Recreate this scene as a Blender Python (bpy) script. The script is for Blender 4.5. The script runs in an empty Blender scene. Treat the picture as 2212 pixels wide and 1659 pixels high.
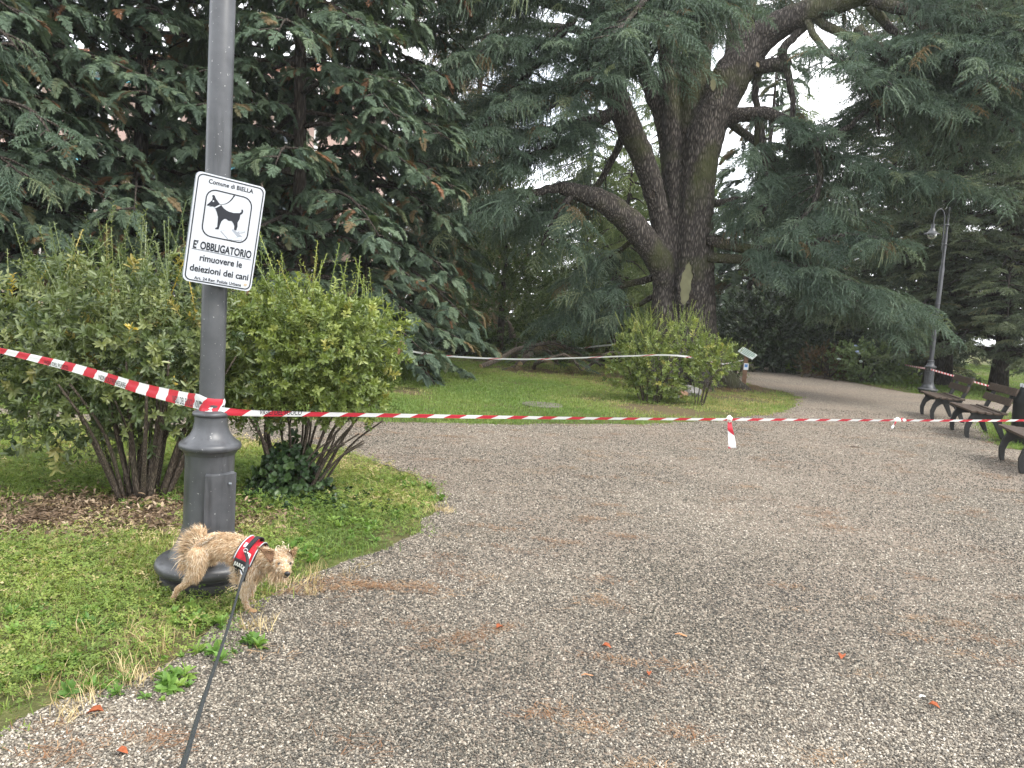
import bpy, bmesh, math, random
import numpy as np
from mathutils import Vector, Matrix
from math import radians, sin, cos, pi, tau

random.seed(7)
rng = np.random.default_rng(7)
scene = bpy.context.scene
COL = scene.collection

# ------------------------------------------------------------------ camera
FPX, PITCH, ROLL, CAMZ = 1662.0, radians(5.6), radians(3.8), 1.5
F_ = np.array([0, cos(PITCH), -sin(PITCH)])
R0 = np.array([1.0, 0, 0]); U0 = np.array([0, sin(PITCH), cos(PITCH)])
R_ = R0 * cos(ROLL) + U0 * sin(ROLL)
U_ = U0 * cos(ROLL) - R0 * sin(ROLL)
CAM = np.array([0, 0, CAMZ])
cam_data = bpy.data.cameras.new('camera')
cam = bpy.data.objects.new('camera', cam_data); COL.objects.link(cam)
cam.matrix_world = Matrix(((R_[0], U_[0], -F_[0], 0), (R_[1], U_[1], -F_[1], 0), (R_[2], U_[2], -F_[2], CAMZ), (0, 0, 0, 1)))
cam_data.sensor_fit = 'HORIZONTAL'; cam_data.sensor_width = 36.0
cam_data.lens = 36.0 * FPX / 2212.0
cam_data.clip_start = 0.05; cam_data.clip_end = 2000
scene.camera = cam

# ------------------------------------------------------------------ sky, sun, exposure
SUN_EL, SUN_AZ = radians(52), radians(118)      # azimuth from +Y towards +X
world = bpy.data.worlds.new('World'); scene.world = world; world.use_nodes = True
wn, wl = world.node_tree.nodes, world.node_tree.links
wn.clear()
wo = wn.new('ShaderNodeOutputWorld'); wb = wn.new('ShaderNodeBackground'); wb.inputs[1].default_value = 0.10
sky = wn.new('ShaderNodeTexSky'); sky.sky_type = 'NISHITA'; sky.sun_disc = False
sky.sun_elevation = SUN_EL; sky.sun_rotation = SUN_AZ; sky.air_density = 1.0; sky.dust_density = 2.0
tc = wn.new('ShaderNodeTexCoord'); nz = wn.new('ShaderNodeTexNoise'); nz.inputs['Scale'].default_value = 2.6; nz.inputs['Detail'].default_value = 6
rp = wn.new('ShaderNodeValToRGB'); rp.color_ramp.elements[0].position = .34; rp.color_ramp.elements[1].position = .56
rp.color_ramp.elements[0].color = (.35, .35, .35, 1); rp.color_ramp.elements[1].color = (1, 1, 1, 1)
mx = wn.new('ShaderNodeMix'); mx.data_type = 'RGBA'; mx.inputs['B'].default_value = (11.0, 11.2, 11.5, 1)
wl.new(tc.outputs['Generated'], nz.inputs['Vector']); wl.new(nz.outputs[0], rp.inputs[0])
wl.new(rp.outputs[0], mx.inputs['Factor']); wl.new(sky.outputs[0], mx.inputs['A'])
wl.new(mx.outputs['Result'], wb.inputs[0]); wl.new(wb.outputs[0], wo.inputs[0])
sl = bpy.data.lights.new('sun', 'SUN'); sl.energy = 1.4; sl.angle = radians(24); sl.color = (1, .95, .86)
so = bpy.data.objects.new('sun', sl); COL.objects.link(so)
sd = Vector((sin(SUN_AZ) * cos(SUN_EL), cos(SUN_AZ) * cos(SUN_EL), sin(SUN_EL)))
so.rotation_euler = sd.to_track_quat('Z', 'Y').to_euler(); so.location = (0, 0, 30)
vs = scene.view_settings
vs.view_transform = 'Standard'; vs.look = 'None'; vs.gamma = 1.0; vs.use_curve_mapping = False
vs.exposure = 1.6
scene.cycles.max_bounces = 6; scene.cycles.diffuse_bounces = 4; scene.cycles.transmission_bounces = 3
scene.cycles.transparent_max_bounces = 4; scene.cycles.use_denoising = True; scene.cycles.volume_bounces = 1

# ------------------------------------------------------------------ photograph measurements -> places in the world (metres)
def ray(x, y): return F_ + (x - 1106) / FPX * R_ - (y - 829.5) / FPX * U_
def ground(x, y, z=0.0):
    d = ray(x, y); return CAM + d * (z - CAMZ) / d[2]
def at(x, y, Y):
    d = ray(x, y); return CAM + d * Y / d[1]

# ------------------------------------------------------------------ helpers
class MB:
    """collects geometry; build() links it as one mesh object"""
    def __init__(s): s.v = []; s.f = []; s.n = 0; s.uv = []
    def add(s, v, f):
        v = np.asarray(v, float).reshape(-1, 3)
        s.v.append(v); s.f += [tuple(int(i) + s.n for i in q) for q in f]; s.n += len(v); return s
    def box(s, c, size, rot=None):
        a = np.array([[x, y, z] for x in (-.5, .5) for y in (-.5, .5) for z in (-.5, .5)]) * np.array(size)
        if rot is not None: a = a @ np.array(rot).T
        return s.add(a + np.array(c), [(0, 1, 3, 2), (4, 6, 7, 5), (0, 4, 5, 1), (2, 3, 7, 6), (0, 2, 6, 4), (1, 5, 7, 3)])
    def tube(s, pts, rad, n=8, cap=True, wob=0.0, ell=None):
        pts = np.asarray(pts, float); rad = np.broadcast_to(np.asarray(rad, float), (len(pts),))
        T = np.gradient(pts, axis=0); T /= np.linalg.norm(T, axis=1)[:, None] + 1e-9
        ref = np.array([0, 0, 1.0]) if abs(T[0, 2]) < .9 else np.array([1.0, 0, 0])
        N = np.cross(T[0], ref); N /= np.linalg.norm(N)
        V = []
        for i in range(len(pts)):
            N = N - T[i] * (N @ T[i]); N /= np.linalg.norm(N) + 1e-9
            B = np.cross(T[i], N)
            a = np.arange(n) * tau / n
            r = rad[i] * (1 + wob * rng.uniform(-1, 1, n))
            e = 1 if ell is None else ell
            V.append(pts[i] + np.cos(a)[:, None] * N * r[:, None] + np.sin(a)[:, None] * B * r[:, None] * e)
        V = np.concatenate(V); Fc = []
        for i in range(len(pts) - 1):
            for j in range(n):
                k = (j + 1) % n; Fc.append((i * n + j, i * n + k, (i + 1) * n + k, (i + 1) * n + j))
        if cap: Fc.append(tuple(range(n))[::-1]); Fc.append(tuple((len(pts) - 1) * n + j for j in range(n)))
        return s.add(V, Fc)
    def lathe(s, prof, c=(0, 0, 0), n=40, cap=True):
        """prof: list of (radius, z)"""
        a = np.arange(n) * tau / n
        V = np.concatenate([np.stack([r * np.cos(a), r * np.sin(a), np.full(n, z)], 1) for r, z in prof]) + np.array(c)
        Fc = []
        for i in range(len(prof) - 1):
            for j in range(n):
                k = (j + 1) % n; Fc.append((i * n + j, i * n + k, (i + 1) * n + k, (i + 1) * n + j))
        if cap: Fc.append(tuple(range(n))[::-1]); Fc.append(tuple((len(prof) - 1) * n + j for j in range(n)))
        return s.add(V, Fc)
    def prism(s, poly, d, M=None):
        """poly in local xy extruded by d in z, then mapped by 4x4 M"""
        p = np.asarray(poly, float); n = len(p)
        V = np.concatenate([np.c_[p, np.zeros(n)], np.c_[p, np.full(n, d)]])
        if M is not None: V = V @ np.array(M)[:3, :3].T + np.array(M)[:3, 3]
        return s.add(V, [tuple(range(n))[::-1], tuple(range(n, 2 * n))] + [(i, (i + 1) % n, n + (i + 1) % n, n + i) for i in range(n)])
    def build(s, name, mat=None, parent=None, smooth=False, bevel=0, seg=2, tri=False):
        me = bpy.data.meshes.new(name)
        me.from_pydata(np.concatenate(s.v).tolist() if s.v else [], [], s.f)
        o = bpy.data.objects.new(name, me); COL.objects.link(o)
        if mat: me.materials.append(mat)
        if smooth:
            for p in me.polygons: p.use_smooth = True
        if smooth == 'auto': me.set_sharp_from_angle(angle=radians(40))
        if bevel:
            b = o.modifiers.new('bevel', 'BEVEL'); b.width = bevel; b.segments = seg; b.limit_method = 'ANGLE'
        adopt(o, parent)
        return o

def adopt(o, parent):
    o.parent = parent
    if parent is not None and parent.type == 'EMPTY': o.matrix_parent_inverse = Matrix.Translation(-Vector(parent.location))
    return o
def raw(name, v, f, mat=None, parent=None, smooth=False):
    """fast numpy triangles -> object"""
    me = bpy.data.meshes.new(name)
    v = np.asarray(v, np.float32); f = np.asarray(f, np.int32)
    me.vertices.add(len(v)); me.vertices.foreach_set('co', v.ravel())
    me.loops.add(f.size); me.loops.foreach_set('vertex_index', f.ravel())
    me.polygons.add(len(f)); me.polygons.foreach_set('loop_start', np.arange(len(f), dtype=np.int32) * f.shape[1])
    me.update(calc_edges=True)
    if smooth: me.polygons.foreach_set('use_smooth', np.ones(len(f), bool))
    if mat: me.materials.append(mat)
    o = bpy.data.objects.new(name, me); adopt(o, parent)
    return o
def link(o): COL.objects.link(o); return o
def tag(o, label=None, cat=None, group=None, kind=None):
    for k, v in (('label', label), ('category', cat), ('group', group), ('kind', kind)):
        if v: o[k] = v
    return o
def empty(name, loc, label=None, cat=None, group=None, rz=0):
    o = bpy.data.objects.new(name, None); COL.objects.link(o); o.location = loc; o.rotation_euler = (0, 0, rz)
    o.empty_display_size = .2
    return tag(o, label, cat, group)
def copy_tree(o, parent=None):
    c = o.copy(); COL.objects.link(c); c.parent = parent
    for ch in [x for x in bpy.data.objects if x.parent == o]: copy_tree(ch, c)
    return c
def local(o):      # for parts made in world space under an Empty that sits at its base
    return o
def spline(P, n=24):
    P = np.asarray(P, float); m = len(P)
    t = np.linspace(0, m - 1, n); out = []
    for u in t:
        i = min(int(u), m - 2); w = u - i
        p0 = P[max(i - 1, 0)]; p1 = P[i]; p2 = P[i + 1]; p3 = P[min(i + 2, m - 1)]
        out.append(.5 * ((2 * p1) + (-p0 + p2) * w + (2 * p0 - 5 * p1 + 4 * p2 - p3) * w * w + (-p0 + 3 * p1 - 3 * p2 + p3) * w ** 3))
    return np.array(out)
def norm(v): return v / (np.linalg.norm(v, axis=-1, keepdims=True) + 1e-12)
def inpoly(P, poly):
    x, y = P[:, 0], P[:, 1]; r = np.zeros(len(P), bool); q = np.asarray(poly); j = len(q) - 1
    for i in range(len(q)):
        xi, yi, xj, yj = q[i, 0], q[i, 1], q[j, 0], q[j, 1]
        c = ((yi > y) != (yj > y)) & (x < (xj - xi) * (y - yi) / (yj - yi + 1e-12) + xi); r ^= c; j = i
    return r
def wnoise(x, y, s=1.0, seed=0):
    r = np.random.default_rng(seed + 100); v = 0
    for i in range(9):
        a = r.uniform(0, tau); k = s * r.uniform(.5, 2.2); v = v + np.sin(k * (x * cos(a) + y * sin(a)) * 2 + r.uniform(0, tau) + 1.3 * np.sin(k * .7 * (x * sin(a) - y * cos(a)) + i))
    return v / 4.5

# ------------------------------------------------------------------ materials
class NT:
    def __init__(s, name):
        s.m = bpy.data.materials.new(name); s.m.use_nodes = True; s.t = s.m.node_tree; s.n = s.t.nodes; s.l = s.t.links; s.n.clear()
        s.out = s.n.new('ShaderNodeOutputMaterial'); s.b = s.n.new('ShaderNodeBsdfPrincipled'); s.l.new(s.b.outputs[0], s.out.inputs[0])
    def new(s, k, **kw):
        x = s.n.new(k)
        for a, v in kw.items():
            if a.startswith('i_'):
                key = a[2:].replace('_', ' '); key = int(key) if key.isdigit() else key
                x.inputs[key].default_value = v
            else: setattr(x, a, v)
        return x
    def ramp(s, src, stops, interp='LINEAR'):
        r = s.n.new('ShaderNodeValToRGB'); e = r.color_ramp.elements; r.color_ramp.interpolation = interp
        while len(e) < len(stops): e.new(.5)
        for x, (p, c) in zip(e, stops): x.position = p; x.color = (*c, 1) if len(c) == 3 else c
        s.l.new(src, r.inputs[0]); return r.outputs[0]
    def noise(s, scale, detail=4, vec=None, rough=.5):
        x = s.new('ShaderNodeTexNoise'); x.inputs['Scale'].default_value = scale; x.inputs['Detail'].default_value = detail; x.inputs['Roughness'].default_value = rough
        if vec is not None: s.l.new(vec, x.inputs['Vector'])
        return x.outputs[0]
    def pos(s): return s.new('ShaderNodeNewGeometry').outputs['Position']
    def obj(s): return s.new('ShaderNodeTexCoord').outputs['Object']
    def scaled(s, vec, sc):
        m = s.new('ShaderNodeMapping'); m.inputs['Scale'].default_value = sc; s.l.new(vec, m.inputs[0]); return m.outputs[0]
    def mix(s, f, a, b, mode='MIX'):
        m = s.n.new('ShaderNodeMix'); m.data_type = 'RGBA'; m.blend_type = mode
        for k, v in (('Factor', f), ('A', a), ('B', b)):
            if isinstance(v, (int, float)): m.inputs[k].default_value = v
            elif isinstance(v, tuple): m.inputs[k].default_value = (*v, 1)
            else: s.l.new(v, m.inputs[k])
        return m.outputs['Result']
    def math(s, op, a, b=0.0):
        m = s.n.new('ShaderNodeMath'); m.operation = op
        for i, v in enumerate((a, b)):
            if isinstance(v, (int, float)): m.inputs[i].default_value = v
            else: s.l.new(v, m.inputs[i])
        return m.outputs[0]
    def col(s, c):
        if isinstance(c, tuple): s.b.inputs['Base Color'].default_value = (*c, 1)
        else: s.l.new(c, s.b.inputs['Base Color'])
    def set(s, rough=.6, metal=0.0, spec=.5):
        s.b.inputs['Roughness'].default_value = rough; s.b.inputs['Metallic'].default_value = metal; s.b.inputs['Specular IOR Level'].default_value = spec
    def bump(s, h, strength=.5, dist=.01):
        b = s.n.new('ShaderNodeBump'); b.inputs['Strength'].default_value = strength; b.inputs['Distance'].default_value = dist
        s.l.new(h, b.inputs['Height']); s.l.new(b.outputs[0], s.b.inputs['Normal']); return b
def plain(name, c, rough=.6, metal=0.0, spec=.5, var=.15, scale=12, bump=0.0):
    t = NT(name); n = t.noise(scale, 5, t.obj())
    lo = tuple(x * (1 - var) for x in c); hi = tuple(min(1, x * (1 + var)) for x in c)
    t.col(t.ramp(n, [(.3, lo), (.7, hi)])); t.set(rough, metal, spec)
    if bump: t.bump(n, bump, .01)
    return t.m
def foliage(name, stops, trans=.25, rough=.55, spec=.3):
    """stops over the per-spray tint value"""
    t = NT(name); a = t.new('ShaderNodeAttribute', attribute_type='INSTANCER', attribute_name='tint')
    c = t.ramp(a.outputs['Fac'], stops)
    n = t.noise(1.7, 3, t.pos()); c = t.mix(t.ramp(n, [(.3, (.10, .10, .10)), (.7, (0, 0, 0))]), c, (.05, .06, .012), 'MIX')
    t.col(c); t.set(rough, 0, spec)
    tr = t.new('ShaderNodeBsdfTranslucent'); m = t.new('ShaderNodeMixShader'); m.inputs[0].default_value = trans
    t.l.new(t.mix(1.0, c, (1.25, 1.3, .6), 'MULTIPLY'), tr.inputs[0])
    t.l.new(t.b.outputs[0], m.inputs[1]); t.l.new(tr.outputs[0], m.inputs[2]); t.l.new(m.outputs[0], t.out.inputs[0])
    return t.m

M = {}
M['cedar'] = foliage('cedar_needles', [(0, (.046, .072, .054)), (.5, (.092, .138, .098)), (.88, (.160, .212, .145)), (.97, (.20, .235, .13)), (1, (.17, .125, .065))], .18)
M['cypress'] = foliage('cypress_sprays', [(0, (.042, .068, .050)), (.5, (.090, .134, .088)), (.86, (.150, .200, .122)), (.93, (.15, .135, .07)), (1, (.22, .11, .06))], .22)
M['spruce'] = foliage('spruce_needles', [(0, (.042, .060, .038)), (.5, (.094, .120, .070)), (.9, (.165, .19, .105)), (1, (.16, .13, .06))], .15)
M['lightfir'] = foliage('pale_needles', [(0, (.07, .105, .045)), (.5, (.13, .175, .07)), (1, (.21, .25, .11))], .3)
M['shaggy'] = foliage('shaggy_needles', [(0, (.08, .085, .05)), (.5, (.14, .125, .07)), (.8, (.19, .125, .075)), (1, (.26, .15, .09))], .2)
M['shrub'] = foliage('shrub_leaves', [(0, (.065, .10, .028)), (.5, (.165, .215, .055)), (.85, (.27, .31, .085)), (.97, (.32, .31, .09)), (1, (.5, .36, .04))], .3, .38, .5)
M['shrub2'] = foliage('shrub_leaves_dark', [(0, (.052, .082, .034)), (.5, (.125, .160, .060)), (.85, (.215, .24, .09)), (.96, (.27, .24, .085)), (1, (.42, .32, .06))], .25, .38, .5)
M['laurel'] = foliage('laurel_leaves', [(0, (.018, .030, .017)), (.5, (.036, .058, .028)), (1, (.07, .10, .045))], .12, .3, .5)
M['hydr'] = foliage('hydrangea_leaves', [(0, (.09, .13, .06)), (.5, (.16, .22, .095)), (1, (.26, .32, .16))], .2, .4)
M['redleaf'] = foliage('red_leaves', [(0, (.05, .035, .02)), (.5, (.11, .06, .03)), (1, (.10, .10, .04))], .2, .5)
M['broad'] = foliage('hornbeam_leaves', [(0, (.045, .07, .03)), (.5, (.09, .13, .05)), (1, (.17, .20, .08))], .25, .45)
M['ivy'] = foliage('ivy_leaves', [(0, (.015, .032, .014)), (.5, (.03, .06, .022)), (1, (.06, .10, .035))], .12, .35)
M['grass'] = foliage('grass_blades', [(0, (.09, .15, .035)), (.40, (.16, .23, .05)), (.68, (.24, .30, .07)), (.80, (.32, .29, .12)), (1, (.56, .45, .25))], .35, .6)
M['lawn'] = foliage('lawn_blades', [(0, (.095, .165, .04)), (.5, (.165, .245, .06)), (.82, (.25, .29, .09)), (1, (.42, .34, .18))], .35, .6)
M['weed'] = foliage('weed_leaves', [(0, (.07, .15, .03)), (.5, (.13, .24, .05)), (1, (.23, .34, .08))], .3, .5)
M['litter'] = foliage('dead_leaves', [(0, (.07, .045, .03)), (.5, (.15, .10, .065)), (.8, (.27, .19, .12)), (1, (.42, .33, .24))], .1, .7)
M['needles'] = foliage('dry_needles', [(0, (.14, .07, .035)), (.5, (.25, .125, .062)), (1, (.38, .25, .14))], .1, .7)
M['straw'] = foliage('dry_straw', [(0, (.30, .22, .10)), (1, (.62, .50, .30))], .2, .7)
M['pebble'] = foliage('gravel_stones', [(0, (.040, .038, .035)), (.25, (.110, .098, .083)), (.5, (.212, .185, .150)), (.75, (.345, .305, .248)), (1, (.56, .51, .435))], .0, .75)

def bark(name, c1, c2, moss=None, sc=(9, 9, 1.3), b=.7, dist=.05):
    t = NT(name); p = t.obj(); v = t.scaled(p, sc)
    n = t.noise(2.6, 9, v, .7)
    w = t.new('ShaderNodeTexVoronoi', feature='DISTANCE_TO_EDGE'); w.inputs['Scale'].default_value = 3.2
    wp = t.mix(.35, v, t.new('ShaderNodeTexNoise').outputs['Color']); t.l.new(wp, w.inputs['Vector'])
    h = t.math('MULTIPLY', t.math('MINIMUM', t.math('MULTIPLY', w.outputs['Distance'], 3.0), 1.0), n)
    c = t.ramp(h, [(.02, tuple(x * .45 for x in c1)), (.25, c1), (.6, c2)])
    if moss:
        g = t.noise(.9, 5, p); c = t.mix(t.ramp(g, [(.52, (0, 0, 0)), (.66, (.75, .75, .75))]), c, moss)
    t.col(c); t.set(.9, 0, .2); t.bump(h, b, dist); return t.m
M['bark'] = bark('cedar_bark', (.062, .053, .047), (.19, .166, .146), (.062, .068, .026), (11, 11, 2.4), .8, .04)
M['bark_dark'] = bark('dark_bark', (.05, .040, .033), (.12, .10, .085), None, (14, 14, 2))
M['bark_red'] = bark('red_bark', (.09, .05, .035), (.20, .12, .085), None, (16, 16, 1.2))
M['stem'] = bark('shrub_stem', (.07, .055, .042), (.17, .14, .11), (.06, .065, .03), (60, 60, 9), .6, .006)
M['twig'] = bark('fallen_wood', (.13, .105, .085), (.32, .27, .22), None, (25, 25, 25), .6, .02)
M['cutwood'] = plain('cut_wood', (.17, .165, .095), .8, 0, .2, .35, 3, .2)
M['palewood'] = plain('pale_cut_wood', (.46, .34, .20), .8, 0, .2, .25, 14, .2)

def iron():
    t = NT('painted_iron'); p = t.obj(); n = t.noise(9, 6, p); n2 = t.noise(70, 3, p)
    c = t.ramp(n, [(.3, (.046, .048, .053)), (.72, (.080, .083, .090))])
    st = t.noise(2.6, 6, t.scaled(p, (6, 6, .6)), .6); c = t.mix(t.ramp(st, [(.54, (0, 0, 0)), (.70, (.75, .75, .75))]), c, (.022, .023, .025))
    sp = t.noise(5, 4, t.scaled(p, (1, 1, .5))); c = t.mix(t.ramp(sp, [(.60, (0, 0, 0)), (.72, (.4, .4, .4))]), c, (.12, .115, .105))
    c = t.mix(t.ramp(n2, [(.69, (0, 0, 0)), (.72, (1, 1, 1))]), c, (.24, .24, .235))
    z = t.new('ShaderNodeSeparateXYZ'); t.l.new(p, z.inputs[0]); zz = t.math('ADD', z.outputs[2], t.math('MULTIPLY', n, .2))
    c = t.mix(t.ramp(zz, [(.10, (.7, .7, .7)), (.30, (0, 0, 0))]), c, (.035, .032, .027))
    t.col(c); t.set(.42, .2, .5); t.l.new(t.ramp(st, [(.3, (.50, .50, .50)), (.7, (.30, .30, .30))]), t.b.inputs['Roughness']); t.bump(t.math('ADD', n2, n), .12, .004); return t.m
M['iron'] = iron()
M['black_iron'] = plain('dark_cast_iron', (.022, .022, .022), .45, .3, .5, .25, 30, .1)
M['bench_wood'] = plain('weathered_bench_wood', (.060, .043, .032), .7, 0, .3, .35, 20, .15)
M['bin'] = plain('black_bin_paint', (.018, .020, .020), .38, .2, .5, .2, 10)
M['white_metal'] = plain('sign_white', (.48, .50, .545), .4, 0, .4, .05, 5)
M['sign_back'] = plain('sign_back_metal', (.22, .24, .26), .5, .5, .5, .1, 8)
M['ink'] = plain('sign_black_print', (.016, .018, .026), .4, 0, .4, .05)
M['pan_light'] = plain('print_pale_grey', (.55, .60, .68), .4); M['pan_mid'] = plain('print_mid_grey', (.24, .26, .30), .4)
M['rust'] = plain('rust_spot', (.45, .36, .26), .8)
M['post_wood'] = plain('post_wood', (.20, .12, .075), .75, 0, .3, .25, 10, .1)
M['panel_face'] = plain('panel_face', (.62, .66, .62), .4, 0, .4, .08, 6)
M['panel_green'] = plain('panel_print', (.12, .25, .16), .5)
M['paper'] = plain('paper_white', (.75, .77, .80), .6); M['blue'] = plain('blue_print', (.10, .25, .55), .5)
M['stone'] = plain('grey_rock', (.16, .155, .15), .85, 0, .3, .35, 5, .6)
M['concrete'] = plain('concrete_cover', (.13, .115, .10), .9, 0, .2, .3, 8, .3)
M['wall'] = plain('building_wall', (.50, .36, .31), .8, 0, .3, .1, 1); M['trim'] = plain('building_trim', (.72, .70, .68), .7, 0, .3, .05, 2)
M['turq'] = plain('turquoise_awning', (.16, .42, .48), .6, 0, .3, .15, 3); M['roof_tile'] = plain('roof_tiles', (.30, .15, .10), .8, 0, .2, .2, 4)
gl = NT('window_glass'); gl.col((.04, .05, .06)); gl.set(.08, 0, .6); M['glass'] = gl.m
ll = NT('lamp_glass'); ll.col((.55, .58, .58)); ll.set(.15); ll.b.inputs['Transmission Weight'].default_value = .8; M['lamp_glass'] = ll.m
M['strap'] = plain('black_webbing', (.018, .018, .02), .7, 0, .3, .2, 60); M['leash'] = plain('leash_webbing', (.03, .034, .036), .7, 0, .3, .2, 60)
M['harness_red'] = plain('harness_red_fabric', (.42, .018, .03), .7, 0, .2, .2, 40, .1); M['reflect'] = plain('grey_piping', (.42, .43, .45), .4)
M['tag_white'] = plain('white_plastic', (.75, .75, .68), .4); M['wet_black'] = plain('nose_black', (.012, .011, .011), .3, 0, .5)
M['eye'] = plain('eye_brown', (.018, .010, .006), .08, 0, .7); M['red_leaf'] = plain('orange_red_leaf', (.27, .075, .03), .6, 0, .2, .3, 60)
M['bark_chip'] = plain('bark_chip', (.40, .20, .10), .8, 0, .2, .25, 40); M['dark_stick'] = plain('dark_stick', (.05, .035, .025), .8)
M['flower_w'] = plain('pale_petals', (.34, .40, .36), .7); M['flower_b'] = plain('pale_blue_petals', (.40, .47, .70), .7)

def tape_mat(cut=.5, freq=5.0):
    t = NT('barrier_tape'); u = t.new('ShaderNodeUVMap'); sx = t.new('ShaderNodeSeparateXYZ'); t.l.new(u.outputs[0], sx.inputs[0])
    k = t.math('ADD', t.math('MULTIPLY', sx.outputs[0], freq), t.math('MULTIPLY', sx.outputs[1], -.22))
    s = t.math('GREATER_THAN', t.math('FRACT', k), cut)
    c = t.mix(s, (.80, .80, .80), (.56, .035, .058))
    n = t.noise(14, 3, t.obj())
    t.col(c); t.set(.35, 0, .5); t.bump(n, .25, .01)
    tr = t.new('ShaderNodeBsdfTranslucent'); t.l.new(c, tr.inputs[0]); m = t.new('ShaderNodeMixShader'); m.inputs[0].default_value = .25
    t.l.new(t.b.outputs[0], m.inputs[1]); t.l.new(tr.outputs[0], m.inputs[2]); t.l.new(m.outputs[0], t.out.inputs[0]); return t.m
M['tape'] = tape_mat(); M['tape_pale'] = tape_mat(.90, 1.1)

# ------------------------------------------------------------------ foliage building blocks (small meshes scattered by geometry nodes)
def needle_brush(path, n, ln, w, ang=.9, taper=.5, core=.004, flat=1.0):
    path = np.asarray(path); m = len(path)
    t = np.sort(rng.uniform(0, 1, n)); u = t * (m - 1); i = np.minimum(u.astype(int), m - 2); fr = (u - i)[:, None]
    p = path[i] * (1 - fr) + path[i + 1] * fr; ax = norm(path[i + 1] - path[i])
    rd = norm(np.cross(ax, rng.normal(size=(n, 3)))); rd[:, 2] *= flat; rd = norm(rd)
    a = ang * rng.uniform(.6, 1.25, n)[:, None]
    d = norm(ax * np.cos(a) + rd * np.sin(a)); L = (ln * (1 - taper * t) * rng.uniform(.7, 1.2, n))[:, None]
    s = norm(np.cross(d, rng.normal(size=(n, 3)))) * w / 2
    v = np.stack([p - s, p + s, p + d * L], 1).reshape(-1, 3); f = np.arange(3 * n).reshape(-1, 3)
    mb = [(v, f)]
    if core:
        c = np.zeros((2 * m, 3)); q = norm(np.cross(np.gradient(path, axis=0), [.3, .2, 1])) * core
        c[:m] = path - q; c[m:] = path + q
        k = np.arange(m - 1); mb.append((c, np.concatenate([np.stack([k, k + 1, m + k + 1], 1), np.stack([k, m + k + 1, m + k], 1)])))
    return mb
def merge(parts):
    V, Fc, n = [], [], 0
    for v, f in parts: V.append(v); Fc.append(f + n); n += len(v)
    return np.concatenate(V), np.concatenate(Fc)
def droopline(o, d, L, g, m=6):
    """points from o along d with gravity g"""
    t = np.linspace(0, 1, m)[:, None]; d = norm(np.asarray(d, float))
    return np.asarray(o) + d * L * t * (1 - .25 * g * t) + np.array([0, 0, -1]) * g * L * t ** 2 * .6
def proto(name, parts, mat):
    v, f = merge(parts); return raw(name, v, f, mat)

def cedar_frond(L=.8, hang=.9, nt=14, nn=34, nl=.048, nw=.013):
    main = droopline((0, 0, 0), (1, 0, .12), L, .55, 9); P = needle_brush(main, 50, nl, nw)
    for i in range(nt):
        t = .12 + .85 * i / nt; k = t * 8; j = int(k); o = main[j] * (1 - (k - j)) + main[min(j + 1, 8)] * (k - j)
        s = 1 if i % 2 else -1; a = rng.uniform(.7, 1.2)
        tw = droopline(o, (cos(a), s * sin(a), rng.uniform(-.1, .2)), rng.uniform(.2, .34) * (1.15 - .55 * t) * L / .8, hang * rng.uniform(.6, 1.5), 6)
        P += needle_brush(tw, nn, nl, nw, .85, .55)
    return P
def cedar_curtain(L=.75, nt=9):
    P = []
    for i in range(nt):
        o = np.array([i / nt * .5 - .1, rng.uniform(-.08, .08), -.03 * i / nt])
        tw = droopline(o, (rng.uniform(.2, .7), rng.uniform(-.6, .6), -.3), L * rng.uniform(.4, 1.0), 1.1, 7)
        P += needle_brush(tw, 46, .046, .013, .7, .6)
    return P
def cypress_fan(L=.55, nl=10, droop=.5):
    P = []; main = droopline((0, 0, 0), (1, 0, 0), L, droop, 8)
    V, Fc, n = [], [], 0
    def leaf(a, d, ln, w, up):
        nonlocal n
        s = norm(np.cross(d, up)) * w / 2; b = a + d * ln * .45 + np.array([0, 0, -.02 * ln])
        V.extend([a, b - s, a + d * ln + np.array([0, 0, -.18 * ln]), b + s]); Fc.extend([(n, n + 1, n + 2), (n, n + 2, n + 3)]); n += 4
    for i in range(nl * 2):
        t = .08 + .9 * i / (nl * 2); k = t * 7; j = int(k); o = main[j] * (1 - (k - j)) + main[min(j + 1, 7)] * (k - j)
        s = 1 if i % 2 else -1; a = rng.uniform(.55, .9); ax = norm(main[min(j + 1, 7)] - main[j])
        d = norm(ax * cos(a) + np.array([0, s, rng.uniform(-.5, .2)]) * sin(a)); ll = .22 * (1.12 - t * .85) * rng.uniform(.75, 1.2)
        up = norm(np.array([rng.uniform(-.3, .3), rng.uniform(-.3, .3), 1]))
        leaf(o, d, ll, .018, up)
        for q in range(7):
            for s2 in (-1, 1):
                b = o + d * ll * (.12 + .125 * q); d2 = norm(d * .75 + np.cross(d, up) * s2 * .65 + np.array([0, 0, rng.uniform(-.6, .15)]))
                leaf(b, d2, .075 * (1.1 - .10 * q) * rng.uniform(.6, 1.25), .0165, up)
    return [(np.array(V), np.array(Fc))]
def spruce_spray(L=.55, nt=11):
    main = droopline((0, 0, 0), (1, 0, .05), L, .35, 7); P = needle_brush(main, 60, .034, .013, 1.0, .2)
    for i in range(nt):
        t = .1 + .85 * i / nt; j = min(int(t * 6), 5); o = main[j]; s = 1 if i % 2 else -1; a = rng.uniform(.6, .95)
        tw = droopline(o, (cos(a), s * sin(a), rng.uniform(-.15, .25)), rng.uniform(.14, .24) * (1.2 - .6 * t), .5, 5)
        P += needle_brush(tw, 36, .034, .014, 1.0, .2, .005)
    return P
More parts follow.
